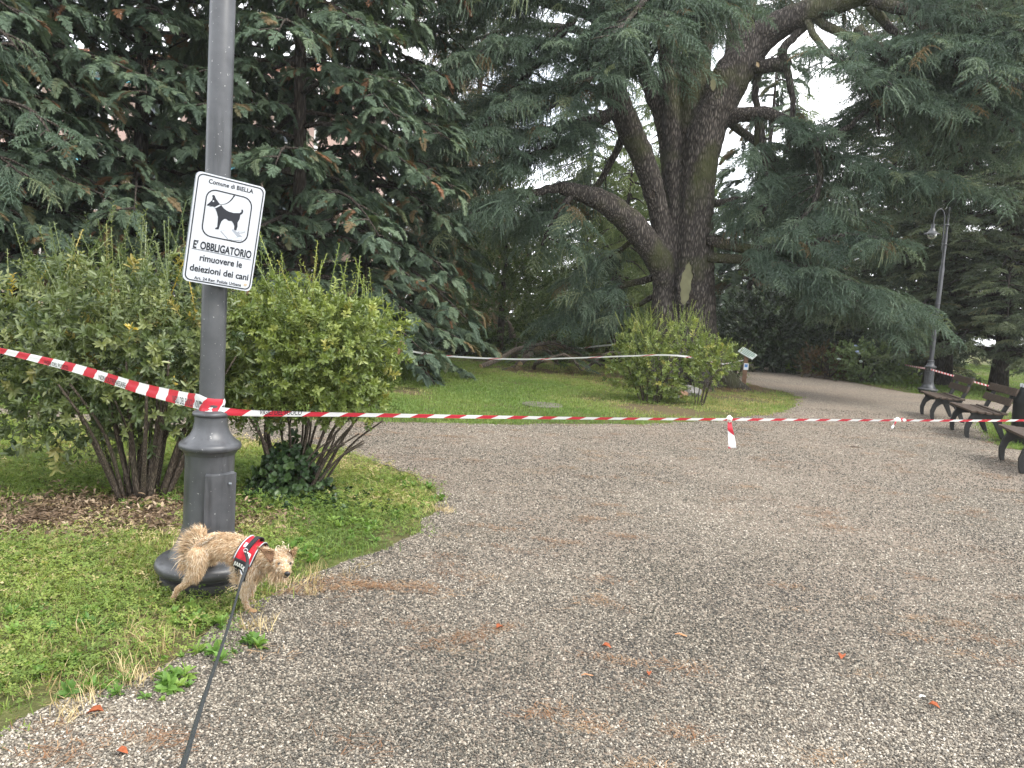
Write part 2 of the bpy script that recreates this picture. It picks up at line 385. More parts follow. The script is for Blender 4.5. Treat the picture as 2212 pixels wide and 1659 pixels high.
def leaf_geo(o, d, up, L, W, fold=.25, curl=.25):
    d = norm(d); s = norm(np.cross(d, up)); u = norm(np.cross(s, d))
    c = [o, o + d * L * .35 + s * W * .42 + u * W * fold, o + d * L * .72 + s * W * .45 + u * W * fold - u * L * curl * .2,
         o + d * L - u * L * curl * .4, o + d * L * .72 - s * W * .45 + u * W * fold - u * L * curl * .2, o + d * L * .35 - s * W * .42 + u * W * fold,
         o + d * L * .38, o + d * L * .72 - u * L * curl * .2]
    return np.array(c), np.array([(0, 1, 6), (1, 2, 7), (1, 7, 6), (2, 3, 7), (7, 3, 4), (6, 7, 5), (7, 4, 5), (0, 6, 5)])
def leafy_twig(L=.22, n=16, ll=.05, lw=.016, whorl=True, up=1.0, spread=.9):
    P = []; end = np.array([rng.uniform(-.2, .2) * L, rng.uniform(-.2, .2) * L, L * up])
    st = np.linspace([0, 0, 0], end, 4) + np.array([[0, 0, 0], [.008, 0, 0], [.004, .006, 0], [0, 0, 0]])
    r = .0025; V = np.concatenate([st + [r, 0, 0], st + [-r, r, 0]]); k = np.arange(3)
    P.append((V, np.concatenate([np.stack([k, k + 1, k + 5], 1), np.stack([k, k + 5, k + 4], 1)])))
    for i in range(n):
        t = (.15 + .85 * i / n) if not whorl else (1 - .75 * (rng.uniform() ** 1.6))
        o = end * t; a = i * 2.4 + rng.uniform(-.4, .4); e = spread * rng.uniform(.6, 1.2) * (1.25 - .5 * t)
        d = np.array([cos(a) * sin(e), sin(a) * sin(e), cos(e)])
        P.append(leaf_geo(o, d, np.array([0, 0, 1.0]) + .3 * rng.normal(size=3), ll * rng.uniform(.65, 1.2), lw * rng.uniform(.8, 1.2)))
    return P
def shoot(L=.5, n=26, ll=.03, lw=.011):
    """long upright shoot with small leaves"""
    st = droopline((0, 0, 0), (rng.uniform(-.25, .25), rng.uniform(-.25, .25), 1), L, -.0, 6); r = .003
    V = np.concatenate([st + [r, 0, 0], st + [-r, r, 0]]); k = np.arange(5); P = [(V, np.concatenate([np.stack([k, k + 1, k + 7], 1), np.stack([k, k + 7, k + 6], 1)]))]
    for i in range(n):
        t = .1 + .9 * i / n; o = st[0] + (st[-1] - st[0]) * t; a = i * 2.4; e = rng.uniform(.6, 1.2)
        P.append(leaf_geo(o, np.array([cos(a) * sin(e), sin(a) * sin(e), cos(e)]), np.array([0, 0, 1.0]) + .3 * rng.normal(size=3), ll * rng.uniform(.6, 1.2), lw))
    return P
def grass_tuft(n=16, h=.06, w=.004, spread=.05, lean=.6):
    V, Fc = [], []
    for i in range(n):
        o = np.array([rng.normal() * spread, rng.normal() * spread, -.004]); a = rng.uniform(0, tau); e = abs(rng.normal()) * lean
        d = np.array([cos(a) * sin(e), sin(a) * sin(e), cos(e)]); s = np.array([-sin(a + .5), cos(a + .5), 0]) * w / 2; L = h * rng.uniform(.5, 1.2)
        m = o + d * L * .55; tp = o + d * L * .95 + np.array([cos(a), sin(a), -.5]) * L * .18; k = len(V)
        V += [o - s, o + s, m + s * .8, m - s * .8, tp]; Fc += [(k, k + 1, k + 2), (k, k + 2, k + 3), (k + 3, k + 2, k + 4)]
    return [(np.array(V), np.array(Fc))]
def clover_tuft(n=14, h=.05, r=.012, spread=.05):
    V, Fc = [], []
    for i in range(n):
        c = np.array([rng.normal() * spread, rng.normal() * spread, h * rng.uniform(.3, 1)]); a0 = rng.uniform(0, tau); tilt = rng.normal(size=2) * .35; R = r * rng.uniform(.7, 1.3)
        for q in range(3):
            a = a0 + q * tau / 3; k = len(V)
            for (rr, da) in ((0, 0), (R * .8, -.45), (R * 1.15, 0), (R * .8, .45)):
                x, y = rr * cos(a + da), rr * sin(a + da); V.append(c + np.array([x, y, x * tilt[0] + y * tilt[1]]))
            Fc += [(k, k + 1, k + 2), (k, k + 2, k + 3)]
    return [(np.array(V), np.array(Fc))]
def dead_leaf():
    P = []
    for i in range(5):
        a = rng.uniform(0, tau); P.append(leaf_geo(np.array([rng.normal() * .05, rng.normal() * .05, .006 + .008 * i]), np.array([cos(a), sin(a), rng.uniform(-.1, .2)]), np.array([.3 * rng.normal(), .3 * rng.normal(), 1]), rng.uniform(.04, .08), rng.uniform(.015, .03), .3, .6))
    return P
def needle_patch(n=24, r=.05, L=.055, w=.003):
    a = rng.uniform(0, tau, n); c = rng.normal(size=(n, 2)) * r * [1.5, .6]; d = np.stack([np.cos(a), np.sin(a)], 1) * L / 2 * rng.uniform(.6, 1.4, (n, 1)); s = np.stack([-np.sin(a), np.cos(a)], 1) * w / 2
    z = rng.uniform(.004, .014, (n, 1)); z2 = z + rng.uniform(-.004, .006, (n, 1))
    v = np.stack([np.c_[c - d - s, z], np.c_[c - d + s, z], np.c_[c + d, z2]], 1).reshape(-1, 3)
    return [(v, np.arange(3 * n).reshape(-1, 3))]
def pebble():
    bm = bmesh.new(); bmesh.ops.create_icosphere(bm, subdivisions=1, radius=1.0); sc = rng.uniform(.6, 1.2, 3) * [1, 1, .6]
    v = np.array([x.co[:] for x in bm.verts]) * sc * (1 + .16 * rng.normal(size=(len(bm.verts), 1))); bm.faces.ensure_lookup_table()
    f = np.array([[w.index for w in q.verts] for q in bm.faces]); bm.free(); return [(v, f)]

PR = {
 'cedar': [proto('cedar_frond', cedar_frond(.8, .7), M['cedar']), proto('cedar_frond', cedar_frond(.9, .9, 16), M['cedar']), proto('cedar_frond', cedar_frond(.65, .5, 12), M['cedar']), proto('cedar_curtain', cedar_curtain(.42, 10), M['cedar']), proto('cedar_curtain', cedar_curtain(.55, 11), M['cedar'])],
 'pale': [proto('pale_frond', cedar_frond(.8, 1.3, 13, 28, .05, .018), M['lightfir']), proto('pale_frond', cedar_frond(.65, 1.0, 12, 28, .05, .018), M['lightfir'])],
 'shaggy': [proto('shaggy_curtain', cedar_curtain(.9, 10), M['shaggy']), proto('shaggy_frond', cedar_frond(.7, 1.6, 12, 26, .05, .016), M['shaggy'])],
 'cypress': [proto('cypress_fan', cypress_fan(.55, 13, .7), M['cypress']), proto('cypress_fan', cypress_fan(.65, 14, 1.0), M['cypress']), proto('cypress_fan', cypress_fan(.48, 12, .5), M['cypress'])],
 'spruce': [proto('spruce_spray', spruce_spray(), M['spruce']), proto('spruce_spray', spruce_spray(.7, 13), M['spruce']), proto('spruce_spray', spruce_spray(.45, 9), M['spruce'])],
 'shrub': [proto('leaf_twig', leafy_twig(.15, 15, .052, .021, True, 1, 1.15), M['shrub']), proto('leaf_twig', leafy_twig(.12, 12, .055, .022, True, 1, 1.25), M['shrub']), proto('leaf_twig', leafy_twig(.2, 16, .046, .018, False, 1, 1.2), M['shrub']), proto('leaf_shoot', shoot(), M['shrub']), proto('leaf_shoot', shoot(.4, 22), M['shrub'])],
 'shrub2': [proto('leaf_twig', leafy_twig(.15, 14, .062, .021, True, 1, 1.15), M['shrub2']), proto('leaf_twig', leafy_twig(.12, 11, .066, .023, True, 1, 1.25), M['shrub2']), proto('leaf_twig', leafy_twig(.2, 16, .05, .018, False, 1, 1.2), M['shrub2']), proto('leaf_shoot', shoot(.55, 30), M['shrub2']), proto('leaf_shoot', shoot(.42, 24), M['shrub2'])],
 'laurel': [proto('laurel_twig', leafy_twig(.35, 18, .13, .05, False), M['laurel']), proto('laurel_twig', leafy_twig(.3, 14, .12, .05), M['laurel'])],
 'hydr': [proto('hydrangea_twig', leafy_twig(.3, 16, .12, .07, False), M['hydr']), proto('hydrangea_twig', leafy_twig(.25, 12, .11, .065), M['hydr'])],
 'redleaf': [proto('red_twig', leafy_twig(.3, 16, .08, .04, False), M['redleaf']), proto('red_twig', leafy_twig(.25, 12, .09, .04), M['redleaf'])],
 'broad': [proto('broad_twig', leafy_twig(.45, 22, .085, .045, False), M['broad']), proto('broad_twig', leafy_twig(.35, 16, .08, .045, False), M['broad'])],
 'ivy': [proto('ivy_twig', leafy_twig(.12, 9, .05, .045, False, .4, 1.2), M['ivy']), proto('ivy_twig', leafy_twig(.1, 7, .045, .04, False, .3, 1.3), M['ivy'])],
 'grass': [proto('grass_tuft', grass_tuft(20, .05, .0045, .05, .8), M['grass']), proto('grass_tuft', grass_tuft(18, .04, .005, .06, 1.0), M['grass']), proto('clover_tuft', clover_tuft(), M['grass']), proto('clover_tuft', clover_tuft(16, .035, .010, .06), M['grass'])],
 'lawn': [proto('lawn_tuft', grass_tuft(22, .06, .009, .09, .7), M['lawn']), proto('lawn_tuft', grass_tuft(22, .05, .010, .11, .9), M['lawn'])],
 'weed': [proto('weed_rosette', leafy_twig(.05, 11, .075, .030, False, .5, 1.15), M['weed']), proto('weed_clover', clover_tuft(20, .07, .015, .05), M['weed']), proto('weed_rosette', leafy_twig(.07, 13, .06, .022, False, .6, 1.0), M['weed'])],
 'litter': [proto('dead_leaves', dead_leaf(), M['litter']), proto('dead_leaves', dead_leaf(), M['litter'])],
 'needles': [proto('dry_needles', needle_patch(), M['needles']), proto('dry_needles', needle_patch(18, .035), M['needles'])],
 'straw': [proto('straw_tuft', grass_tuft(16, .13, .004, .02, 1.0), M['straw']), proto('straw_tuft', grass_tuft(10, .10, .004, .03, 1.3), M['straw'])],
 'pebble': [proto('pebble', pebble(), M['pebble']) for _ in range(4)],
}
GN = {}
def gn_group(key):
    if key in GN: return GN[key]
    g = bpy.data.node_groups.new('scatter_' + key, 'GeometryNodeTree')
    g.interface.new_socket('Geometry', in_out='INPUT', socket_type='NodeSocketGeometry'); g.interface.new_socket('Geometry', in_out='OUTPUT', socket_type='NodeSocketGeometry')
    N, Lk = g.nodes, g.links
    gi = N.new('NodeGroupInput'); go = N.new('NodeGroupOutput'); iop = N.new('GeometryNodeInstanceOnPoints'); jn = N.new('GeometryNodeJoinGeometry')
    for o in PR[key][::-1]:
        oi = N.new('GeometryNodeObjectInfo'); oi.inputs['Object'].default_value = o; oi.inputs['As Instance'].default_value = False
        ti = N.new('GeometryNodeGeometryToInstance'); Lk.new(oi.outputs['Geometry'], ti.inputs[0]); Lk.new(ti.outputs[0], jn.inputs[0])
    def na(nm, ty):
        a = N.new('GeometryNodeInputNamedAttribute'); a.data_type = ty; a.inputs[0].default_value = nm; return a.outputs[0]
    e = N.new('FunctionNodeEulerToRotation'); Lk.new(na('rot', 'FLOAT_VECTOR'), e.inputs[0])
    Lk.new(gi.outputs[0], iop.inputs['Points']); Lk.new(jn.outputs[0], iop.inputs['Instance']); iop.inputs['Pick Instance'].default_value = True
    Lk.new(na('var', 'INT'), iop.inputs['Instance Index']); Lk.new(e.outputs[0], iop.inputs['Rotation']); Lk.new(na('scl', 'FLOAT'), iop.inputs['Scale'])
    Lk.new(iop.outputs[0], go.inputs[0]); GN[key] = g; return g
def scatter(name, key, P, rot, scl, var=None, tint=None, parent=None):
    P = np.asarray(P, np.float32); n = len(P); me = bpy.data.meshes.new(name); me.vertices.add(n); me.vertices.foreach_set('co', P.ravel())
    if var is None: var = rng.integers(0, len(PR[key]), n)
    if tint is None: tint = rng.uniform(0, 1, n)
    for nm, ty, val, fld in (('rot', 'FLOAT_VECTOR', rot, 'vector'), ('scl', 'FLOAT', scl, 'value'), ('var', 'INT', var, 'value'), ('tint', 'FLOAT', tint, 'value')):
        a = me.attributes.new(nm, ty, 'POINT'); a.data.foreach_set(fld, np.broadcast_to(np.asarray(val, np.int32 if ty == 'INT' else np.float32).reshape(n, -1) if np.size(val) >= n else np.full(n, val, np.float32), (n, 3) if ty == 'FLOAT_VECTOR' else (n, 1)).ravel().copy())
    o = bpy.data.objects.new(name, me); COL.objects.link(o); adopt(o, parent)
    me.materials.append(PR[key][0].data.materials[0])
    md = o.modifiers.new('scatter', 'NODES'); md.node_group = gn_group(key); o['kind'] = 'stuff'
    return o
def aim(d, roll):
    """euler that turns +X to d"""
    d = norm(np.asarray(d, float)); yaw = np.arctan2(d[:, 1], d[:, 0]); pit = np.arcsin(np.clip(d[:, 2], -1, 1))
    return np.stack([np.broadcast_to(roll, yaw.shape), -pit, yaw], 1)
def aim_z(d, spin):
    """euler that turns +Z to d: tilt by azimuth, spin about own axis ignored beyond yaw"""
    d = norm(np.asarray(d, float)); out = np.zeros((len(d), 3))
    for i, q in enumerate(d):
        out[i] = (Vector(q).to_track_quat('Z', 'Y').to_matrix() @ Matrix.Rotation(spin[i], 3, 'Z')).to_euler('XYZ')[:]
    return out

# ------------------------------------------------------------------ ground, gravel, lawn
def gp(x, y): return ground(x, y)[:2]
GRAVEL_PX = [(-300, 1900), (-60, 1610), (60, 1560), (160, 1508), (250, 1478), (330, 1448), (410, 1398), (470, 1348), (540, 1308), (600, 1270), (660, 1252), (760, 1216), (840, 1186),
  (900, 1142), (945, 1106), (945, 1070), (905, 1035), (850, 1010), (790, 990), (735, 975), (690, 962), (600, 955), (480, 945), (300, 925), (100, 905), (-200, 880),
  (-200, 868), (100, 890), (300, 900), (500, 905), (860, 912), (1100, 918), (1400, 916), (1550, 908), (1660, 895), (1715, 878), (1728, 858), (1690, 845), (1640, 836), (1600, 826), (1560, 812), (1480, 800), (1400, 797),
  (1400, 780), (1560, 777), (1640, 788), (1700, 799), (1780, 812), (1880, 834), (1960, 849), (2040, 857), (2130, 867), (2300, 885), (2600, 930), (2600, 1900)]
GR = [gp(*p) for p in GRAVEL_PX]; dense = []
for i in range(len(GR)):
    a, b = np.array(GR[i]), np.array(GR[(i + 1) % len(GR)]); L = np.linalg.norm(b - a); k = max(1, min(40, int(L / .06)))
    for q in range(k):
        p = a + (b - a) * q / k; j = min(.09, .02 + .006 * np.linalg.norm(p)); dense.append(p + j * np.array([wnoise(p[0], p[1], 4, 1), wnoise(p[0], p[1], 4, 2)]))
GR = np.array(dense)
ISL = np.array([gp(*p) for p in [(2118, 904), (2160, 893), (2240, 893), (2330, 930), (2330, 1000), (2230, 975), (2160, 968), (2130, 935)]])
def is_lawn(P): return (~inpoly(P, GR)) | inpoly(P, ISL)

pole_at = ground(446, 1258); shL = ground(310, 1072); shR = ground(640, 1062); bush_at = ground(1405, 868); ced_at = ground(1490, 828)
DIRT = [(*gp(150, 1110), .62, 1.0), (*gp(330, 1105), .55, 1.0), (*gp(560, 1125), .32, .8), (*ced_at[:2], 3.4, .9), (*gp(1420, 885), 1.5, .8), (*gp(1600, 860), 1.3, .5), (*gp(880, 848), .55, .8), (*gp(250, 985), .5, .5), (*gp(1270, 870), .8, .4),
  (*gp(280, 1390), .25, .4), (*gp(330, 1330), .2, .5), (*gp(1880, 835), 1.6, .7), (*gp(1150, 800), 1.8, .8), (*gp(1000, 775), 2.0, .8), (*gp(2030, 800), 4, .7), (*gp(70, 960), .6, .4)]
def dirt(x, y):
    v = np.zeros_like(x)
    for cx, cy, r, s in DIRT: v = np.maximum(v, s * np.clip(1.35 - np.hypot(x - cx, (y - cy)) / r + .35 * wnoise(x, y, 3 / r, 5), 0, 1))
    return v
def ground_mat():
    t = NT('lawn_soil'); p = t.pos(); n = t.noise(.8, 6, p); n2 = t.noise(9, 6, p); n3 = t.noise(60, 3, p)
    g = t.ramp(n2, [(.3, (.045, .062, .018)), (.55, (.085, .105, .03)), (.75, (.14, .125, .055))])
    soil = t.ramp(n3, [(.3, (.055, .038, .026)), (.55, (.12, .085, .055)), (.75, (.21, .155, .105))])
    fac = t.ramp(n, [(.42, (0, 0, 0)), (.66, (.7, .7, .7))])
    for cx, cy, r, s in DIRT:
        d = t.new('ShaderNodeVectorMath', operation='DISTANCE'); d.inputs[1].default_value = (cx, cy, 0); t.l.new(p, d.inputs[0])
        q = t.math('ADD', t.math('DIVIDE', d.outputs['Value'], r), t.math('MULTIPLY', n2, .8))
        fac = t.mix(1.0, fac, t.ramp(q, [(.85, (s, s, s)), (1.35, (0, 0, 0))]), 'LIGHTEN')
    t.col(t.mix(fac, g, soil)); t.set(.95, 0, .1); t.bump(t.math('ADD', n2, n3), .7, .02); return t.m
def gravel_mat():
    t = NT('gravel'); p = t.pos()
    vo = t.new('ShaderNodeTexVoronoi'); vo.inputs['Scale'].default_value = 85; t.l.new(p, vo.inputs['Vector'])
    ve = t.new('ShaderNodeTexVoronoi', feature='DISTANCE_TO_EDGE'); ve.inputs['Scale'].default_value = 85; t.l.new(p, ve.inputs['Vector'])
    sx = t.new('ShaderNodeSeparateColor'); t.l.new(vo.outputs['Color'], sx.inputs[0])
    c = t.ramp(sx.outputs[0], [(0, (.06, .053, .046)), (.35, (.14, .12, .098)), (.6, (.25, .21, .165)), (.85, (.38, .325, .255)), (1, (.54, .49, .41))])
    c = t.mix(t.ramp(ve.outputs['Distance'], [(.02, (1, 1, 1)), (.12, (0, 0, 0))]), c, (.085, .07, .055))
    a = t.noise(.55, 5, p); c = t.mix(t.ramp(a, [(.40, (0, 0, 0)), (.62, (.45, .45, .45))]), c, (.26, .205, .16))
    b = t.noise(2.6, 6, t.scaled(p, (1, 1.6, 1)), .62); c = t.mix(t.ramp(b, [(.70, (0, 0, 0)), (.84, (.06, .06, .06))]), c, (.30, .165, .09))
    t.col(c); t.set(.85, 0, .25)
    t.bump(t.math('ADD', t.math('MULTIPLY', ve.outputs['Distance'], 1.6), t.math('MULTIPLY', sx.outputs[1], .35)), 1.0, .008); return t.m
gm = MB(); S = 120
gm.add([(-S, -20, 0), (S, -20, 0), (S, 140, 0), (-S, 140, 0)], [(0, 1, 2, 3)]); M['ground'] = ground_mat(); M['gravel'] = gravel_mat()
tag(gm.build('lawn_ground', M['ground']), kind='structure')
tag(MB().add(np.c_[GR, np.full(len(GR), .004)], [tuple(range(len(GR)))[::-1]]).build('gravel_path', M['gravel']), kind='structure')
isl = []
for i in range(len(ISL)):
    for q in range(10): isl.append(ISL[i] + (ISL[(i + 1) % len(ISL)] - ISL[i]) * q / 10 + rng.normal(size=2) * .03)
tag(MB().add(np.c_[np.array(isl), np.full(len(isl), .009)], [tuple(range(len(isl)))[::-1]]).build('lawn_patch', M['ground']), kind='structure')

def rand_in(x0, x1, y0, y1, n): return np.c_[rng.uniform(x0, x1, n), rng.uniform(y0, y1, n)]
def flat_rot(n, tilt=.15): return np.c_[rng.normal(size=n) * tilt, rng.normal(size=n) * tilt, rng.uniform(0, tau, n)]
# near grass with clover
P = rand_in(-6, .4, 1.9, 8.6, 42000); P = P[is_lawn(P)]
k = rng.uniform(size=len(P)) < np.clip(1.05 - 1.15 * dirt(P[:, 0], P[:, 1]) + .42 * wnoise(P[:, 0], P[:, 1], 2.2, 8), .03, 1) * np.clip(5.0 / P[:, 1], .35, 1); P = P[k]
ed = np.concatenate([np.min(np.linalg.norm(P[i:i + 1500, None] - GR[None], axis=2), axis=1) for i in range(0, len(P), 1500)])
P = P[rng.uniform(size=len(P)) < np.clip(.25 + ed / .45 + .55 * wnoise(P[:, 0], P[:, 1], 3.0, 61), .22, 1)]
w1 = wnoise(P[:, 0], P[:, 1], 1.3, 11); tint = np.clip(.46 + .30 * w1 + .2 * rng.normal(size=len(P)) + .25 * dirt(P[:, 0], P[:, 1]), 0, 1)
tag(scatter('near_grass', 'grass', np.c_[P, np.zeros(len(P))], flat_rot(len(P)), rng.uniform(.6, 1.25, len(P)), np.where(rng.uniform(size=len(P)) < np.clip(.45 + .4 * wnoise(P[:, 0], P[:, 1], 1.9, 21), .1, .9), rng.integers(0, 2, len(P)), rng.integers(2, 4, len(P))), tint),
    'short green grass and clover growing round the lamp post', 'grass', kind='stuff')
# mid lawn
P = rand_in(-9, 8.5, 8.6, 24, 46000); P = P[is_lawn(P)]
k = rng.uniform(size=len(P)) < np.clip(1.05 - 1.2 * dirt(P[:, 0], P[:, 1]) + .25 * wnoise(P[:, 0], P[:, 1], .8, 8), .02, 1) * np.clip(13 / P[:, 1], .5, 1); P = P[k]
tint = np.clip(.45 + .25 * wnoise(P[:, 0], P[:, 1], .6, 12) + .15 * rng.normal(size=len(P)) + .35 * dirt(P[:, 0], P[:, 1]), 0, 1)
tag(scatter('mown_lawn', 'lawn', np.c_[P, np.zeros(len(P))], flat_rot(len(P)), rng.uniform(.6, 1.1, len(P)), None, tint), 'mown lawn spread out below the great cedar', 'grass', kind='stuff')
# lawn to the right, beyond the benches
P = rand_in(7, 32, 9, 46, 42000); P = P[is_lawn(P) & (P[:, 0] < P[:, 1] * .8 + 1)]
k = rng.uniform(size=len(P)) < np.clip(1.05 - 1.1 * dirt(P[:, 0], P[:, 1]), .02, 1) * np.clip(18 / P[:, 1], .4, 1); P = P[k]
tint = np.clip(.36 + .2 * wnoise(P[:, 0], P[:, 1], .4, 13) + .15 * rng.normal(size=len(P)), 0, .9)
tag(scatter('bright_lawn', 'lawn', np.c_[P, np.zeros(len(P))], flat_rot(len(P)), rng.uniform(.8, 1.4, len(P)), None, tint), 'bright green lawn behind the benches and far lamp', 'grass', kind='stuff')
# loose stones on the gravel
n = 420000; yy = 1.95 * (14.5 / 1.95) ** rng.uniform(0, 1, n); P = np.c_[rng.uniform(-.75, .75, n) * yy * 1.0, yy]; P = P[inpoly(P, GR) & ~inpoly(P, ISL)][:205000]
tint = np.clip(rng.beta(1.2, 2.1, len(P)) + .13 * wnoise(P[:, 0], P[:, 1], .9, 31) + .07 * wnoise(P[:, 0], P[:, 1], 4, 32), 0, 1)
tag(scatter('gravel_stones', 'pebble', np.c_[P, np.full(len(P), .006)], rng.uniform(0, tau, (len(P), 3)) * [.12, .12, 1], rng.uniform(.003, .0065, len(P)) * (1 + .05 * P[:, 1]), None, tint), 'loose grey and cream stones covering the path', 'gravel', kind='stuff')
# dry needles drifting over the gravel, in drifts
cl = rand_in(-2, 8, 2.0, 13, 900); cl = cl[inpoly(cl, GR)][:330]
P = np.concatenate([q + rng.normal(size=(int(rng.integers(1, 6)), 2)) * rng.uniform(.015, .06) * np.array([1.5, .7]) for q in cl]); P = P[inpoly(P, GR)]
ex = np.concatenate([gp(x, y) + rng.normal(size=(int(nn), 2)) * np.array(s) for x, y, nn, s in [(790, 1265, 34, (.22, .04)), (700, 1278, 14, (.15, .03)), (330, 1608, 8, (.08, .02)), (2120, 1185, 5, (.22, .14)), (1000, 1245, 5, (.1, .04)), (1080, 1362, 5, (.04, .015)), (1180, 1545, 5, (.07, .03)), (1290, 1570, 5, (.06, .02)), (1500, 1590, 5, (.05, .02)), (1500, 1445, 5, (.06, .03)), (120, 1640, 5, (.05, .02))]])
P = np.concatenate([P, ex])
tag(scatter('fallen_needles', 'needles', np.c_[P, np.full(len(P), .008)], np.c_[np.zeros((len(P), 2)), rng.normal(size=len(P)) * .5], rng.uniform(.5, 1.1, len(P))), 'drifts of dry orange conifer needles on the gravel', 'needles', kind='stuff')
# leaf litter under the big shrubs
P = rand_in(-5.0, -.7, 4.2, 6.2, 9000); P = P[is_lawn(P)]; P = P[rng.uniform(size=len(P)) < np.clip(dirt(P[:, 0], P[:, 1]) * 1.2 - .1, 0, 1)]
tag(scatter('leaf_litter', 'litter', np.c_[P, np.zeros(len(P))], flat_rot(len(P), .35), rng.uniform(.3, .8, len(P))), 'brown dead leaves lying under the two shrubs', 'leaf litter', kind='stuff')
P = ced_at[:2] + rng.normal(size=(2600, 2)) * [2.4, 1.7]; P = P[is_lawn(P)]
tag(scatter('cedar_litter', 'needles', np.c_[P, np.zeros(len(P))], flat_rot(len(P), .1), rng.uniform(.8, 2.0, len(P)), None, rng.uniform(0, .6, len(P))), 'brown needle bed round the foot of the cedar', 'needles', kind='stuff')
# dry straw at the grass edge
SP = [(548, 1358, 10, .04), (160, 1500, 26, .08), (300, 1480, 16, .06), (960, 1105, 10, .05), (730, 1235, 12, .08), (330, 1390, 20, .07), (300, 1370, 14, .06), (100, 1420, 12, .1), (640, 1272, 14, .06)]
P = np.concatenate([gp(x, y) + rng.normal(size=(nn, 2)) * s for x, y, nn, s in SP])
tag(scatter('dry_grass', 'straw', np.c_[P, np.zeros(len(P))], flat_rot(len(P), .3), rng.uniform(.5, 1.0, len(P))), 'pale dry straw tufts along the gravel edge', 'dry grass', kind='stuff')

# ------------------------------------------------------------------ trees
def limbs_mesh(lines, n=7):
    mb = MB()
    for pts, r0, r1 in lines: mb.tube(pts, np.linspace(r0, r1, len(pts)), n, wob=.06)
    return mb
def boughs(lines, sub=.45, sublen=(.5, 1.2), dens=3.2, droop=.35, key='cedar', spread=(.7, 1.35), skip=.12, curtain=.3, fs=(.75, 1.2), nvar=None):
    """fronds along limbs and their side branches. returns points, rotations, scales, variants, twig lines"""
    Pp, D, Sc, Va, tw = [], [], [], [], []
    K = len(PR[key])
    for pts in lines:
        pts = np.asarray(pts); seg = np.linalg.norm(np.diff(pts, axis=0), axis=1); cum = np.r_[0, np.cumsum(seg)]; L = cum[-1]
        m = max(2, int(L / sub)); side = 1
        for i in range(m):
            s = L * (skip + (1 - skip) * (i + rng.uniform(0, .8)) / m); s = min(s, L * .999); j = np.searchsorted(cum, s) - 1; w = (s - cum[j]) / max(seg[j], 1e-6)
            o = pts[j] * (1 - w) + pts[j + 1] * w; ax = norm(pts[j + 1] - pts[j]); h = norm(np.cross(ax, [0, 0, 1.0])); side = -side
            a = rng.uniform(*spread); d = ax * cos(a) + h * side * sin(a); d[2] = d[2] * .5 + rng.uniform(-.15, .18)
            l = rng.uniform(*sublen) * (1.05 - .55 * s / L) * min(1.3, .5 + L / 3)
            line = droopline(o, d, l, droop * rng.uniform(.6, 1.4), 6); tw.append((line, .018 + .006 * l, .005))
            nf = max(2, int(l * dens + rng.uniform()))
            for q in range(nf):
                t = .1 + .9 * (q + rng.uniform(0, .9)) / nf; k = min(int(t * 5), 4); f = t * 5 - k; pp = line[k] * (1 - min(f, 1)) + line[k + 1] * min(f, 1); ax2 = norm(line[k + 1] - line[k])
                dd = ax2 + np.cross(ax2, [0, 0, 1]) * rng.normal() * .75 + np.array([0, 0, rng.normal() * .15]); Pp.append(pp); D.append(dd); Sc.append(rng.uniform(*fs)); Va.append(rng.integers(0, 3) if K >= 5 and rng.uniform() > curtain else (rng.integers(3, 5) if K >= 5 else rng.integers(0, K)))
        Pp.append(pts[-1]); D.append(pts[-1] - pts[-2]); Sc.append(fs[1]); Va.append(rng.integers(0, min(3, K)))
    return np.array(Pp), np.array(D), np.array(Sc), np.array(Va), tw
def crown(name, key, P, D, S, V, parent, tint=(.5, .22), roll=.35, flat=.55):
    D = norm(D); D[:, 2] *= flat
    t = np.clip(tint[0] + tint[1] * rng.normal(size=len(P)) + .15 * wnoise(P[:, 0] + P[:, 2], P[:, 1] - P[:, 2] * .7, 1.2, 3), 0, .955)
    if len(tint) > 2: t[rng.uniform(size=len(P)) < tint[2]] = 1.0
    return scatter(name, key, P, aim(D, rng.normal(size=len(P)) * roll), S, V, t, parent)
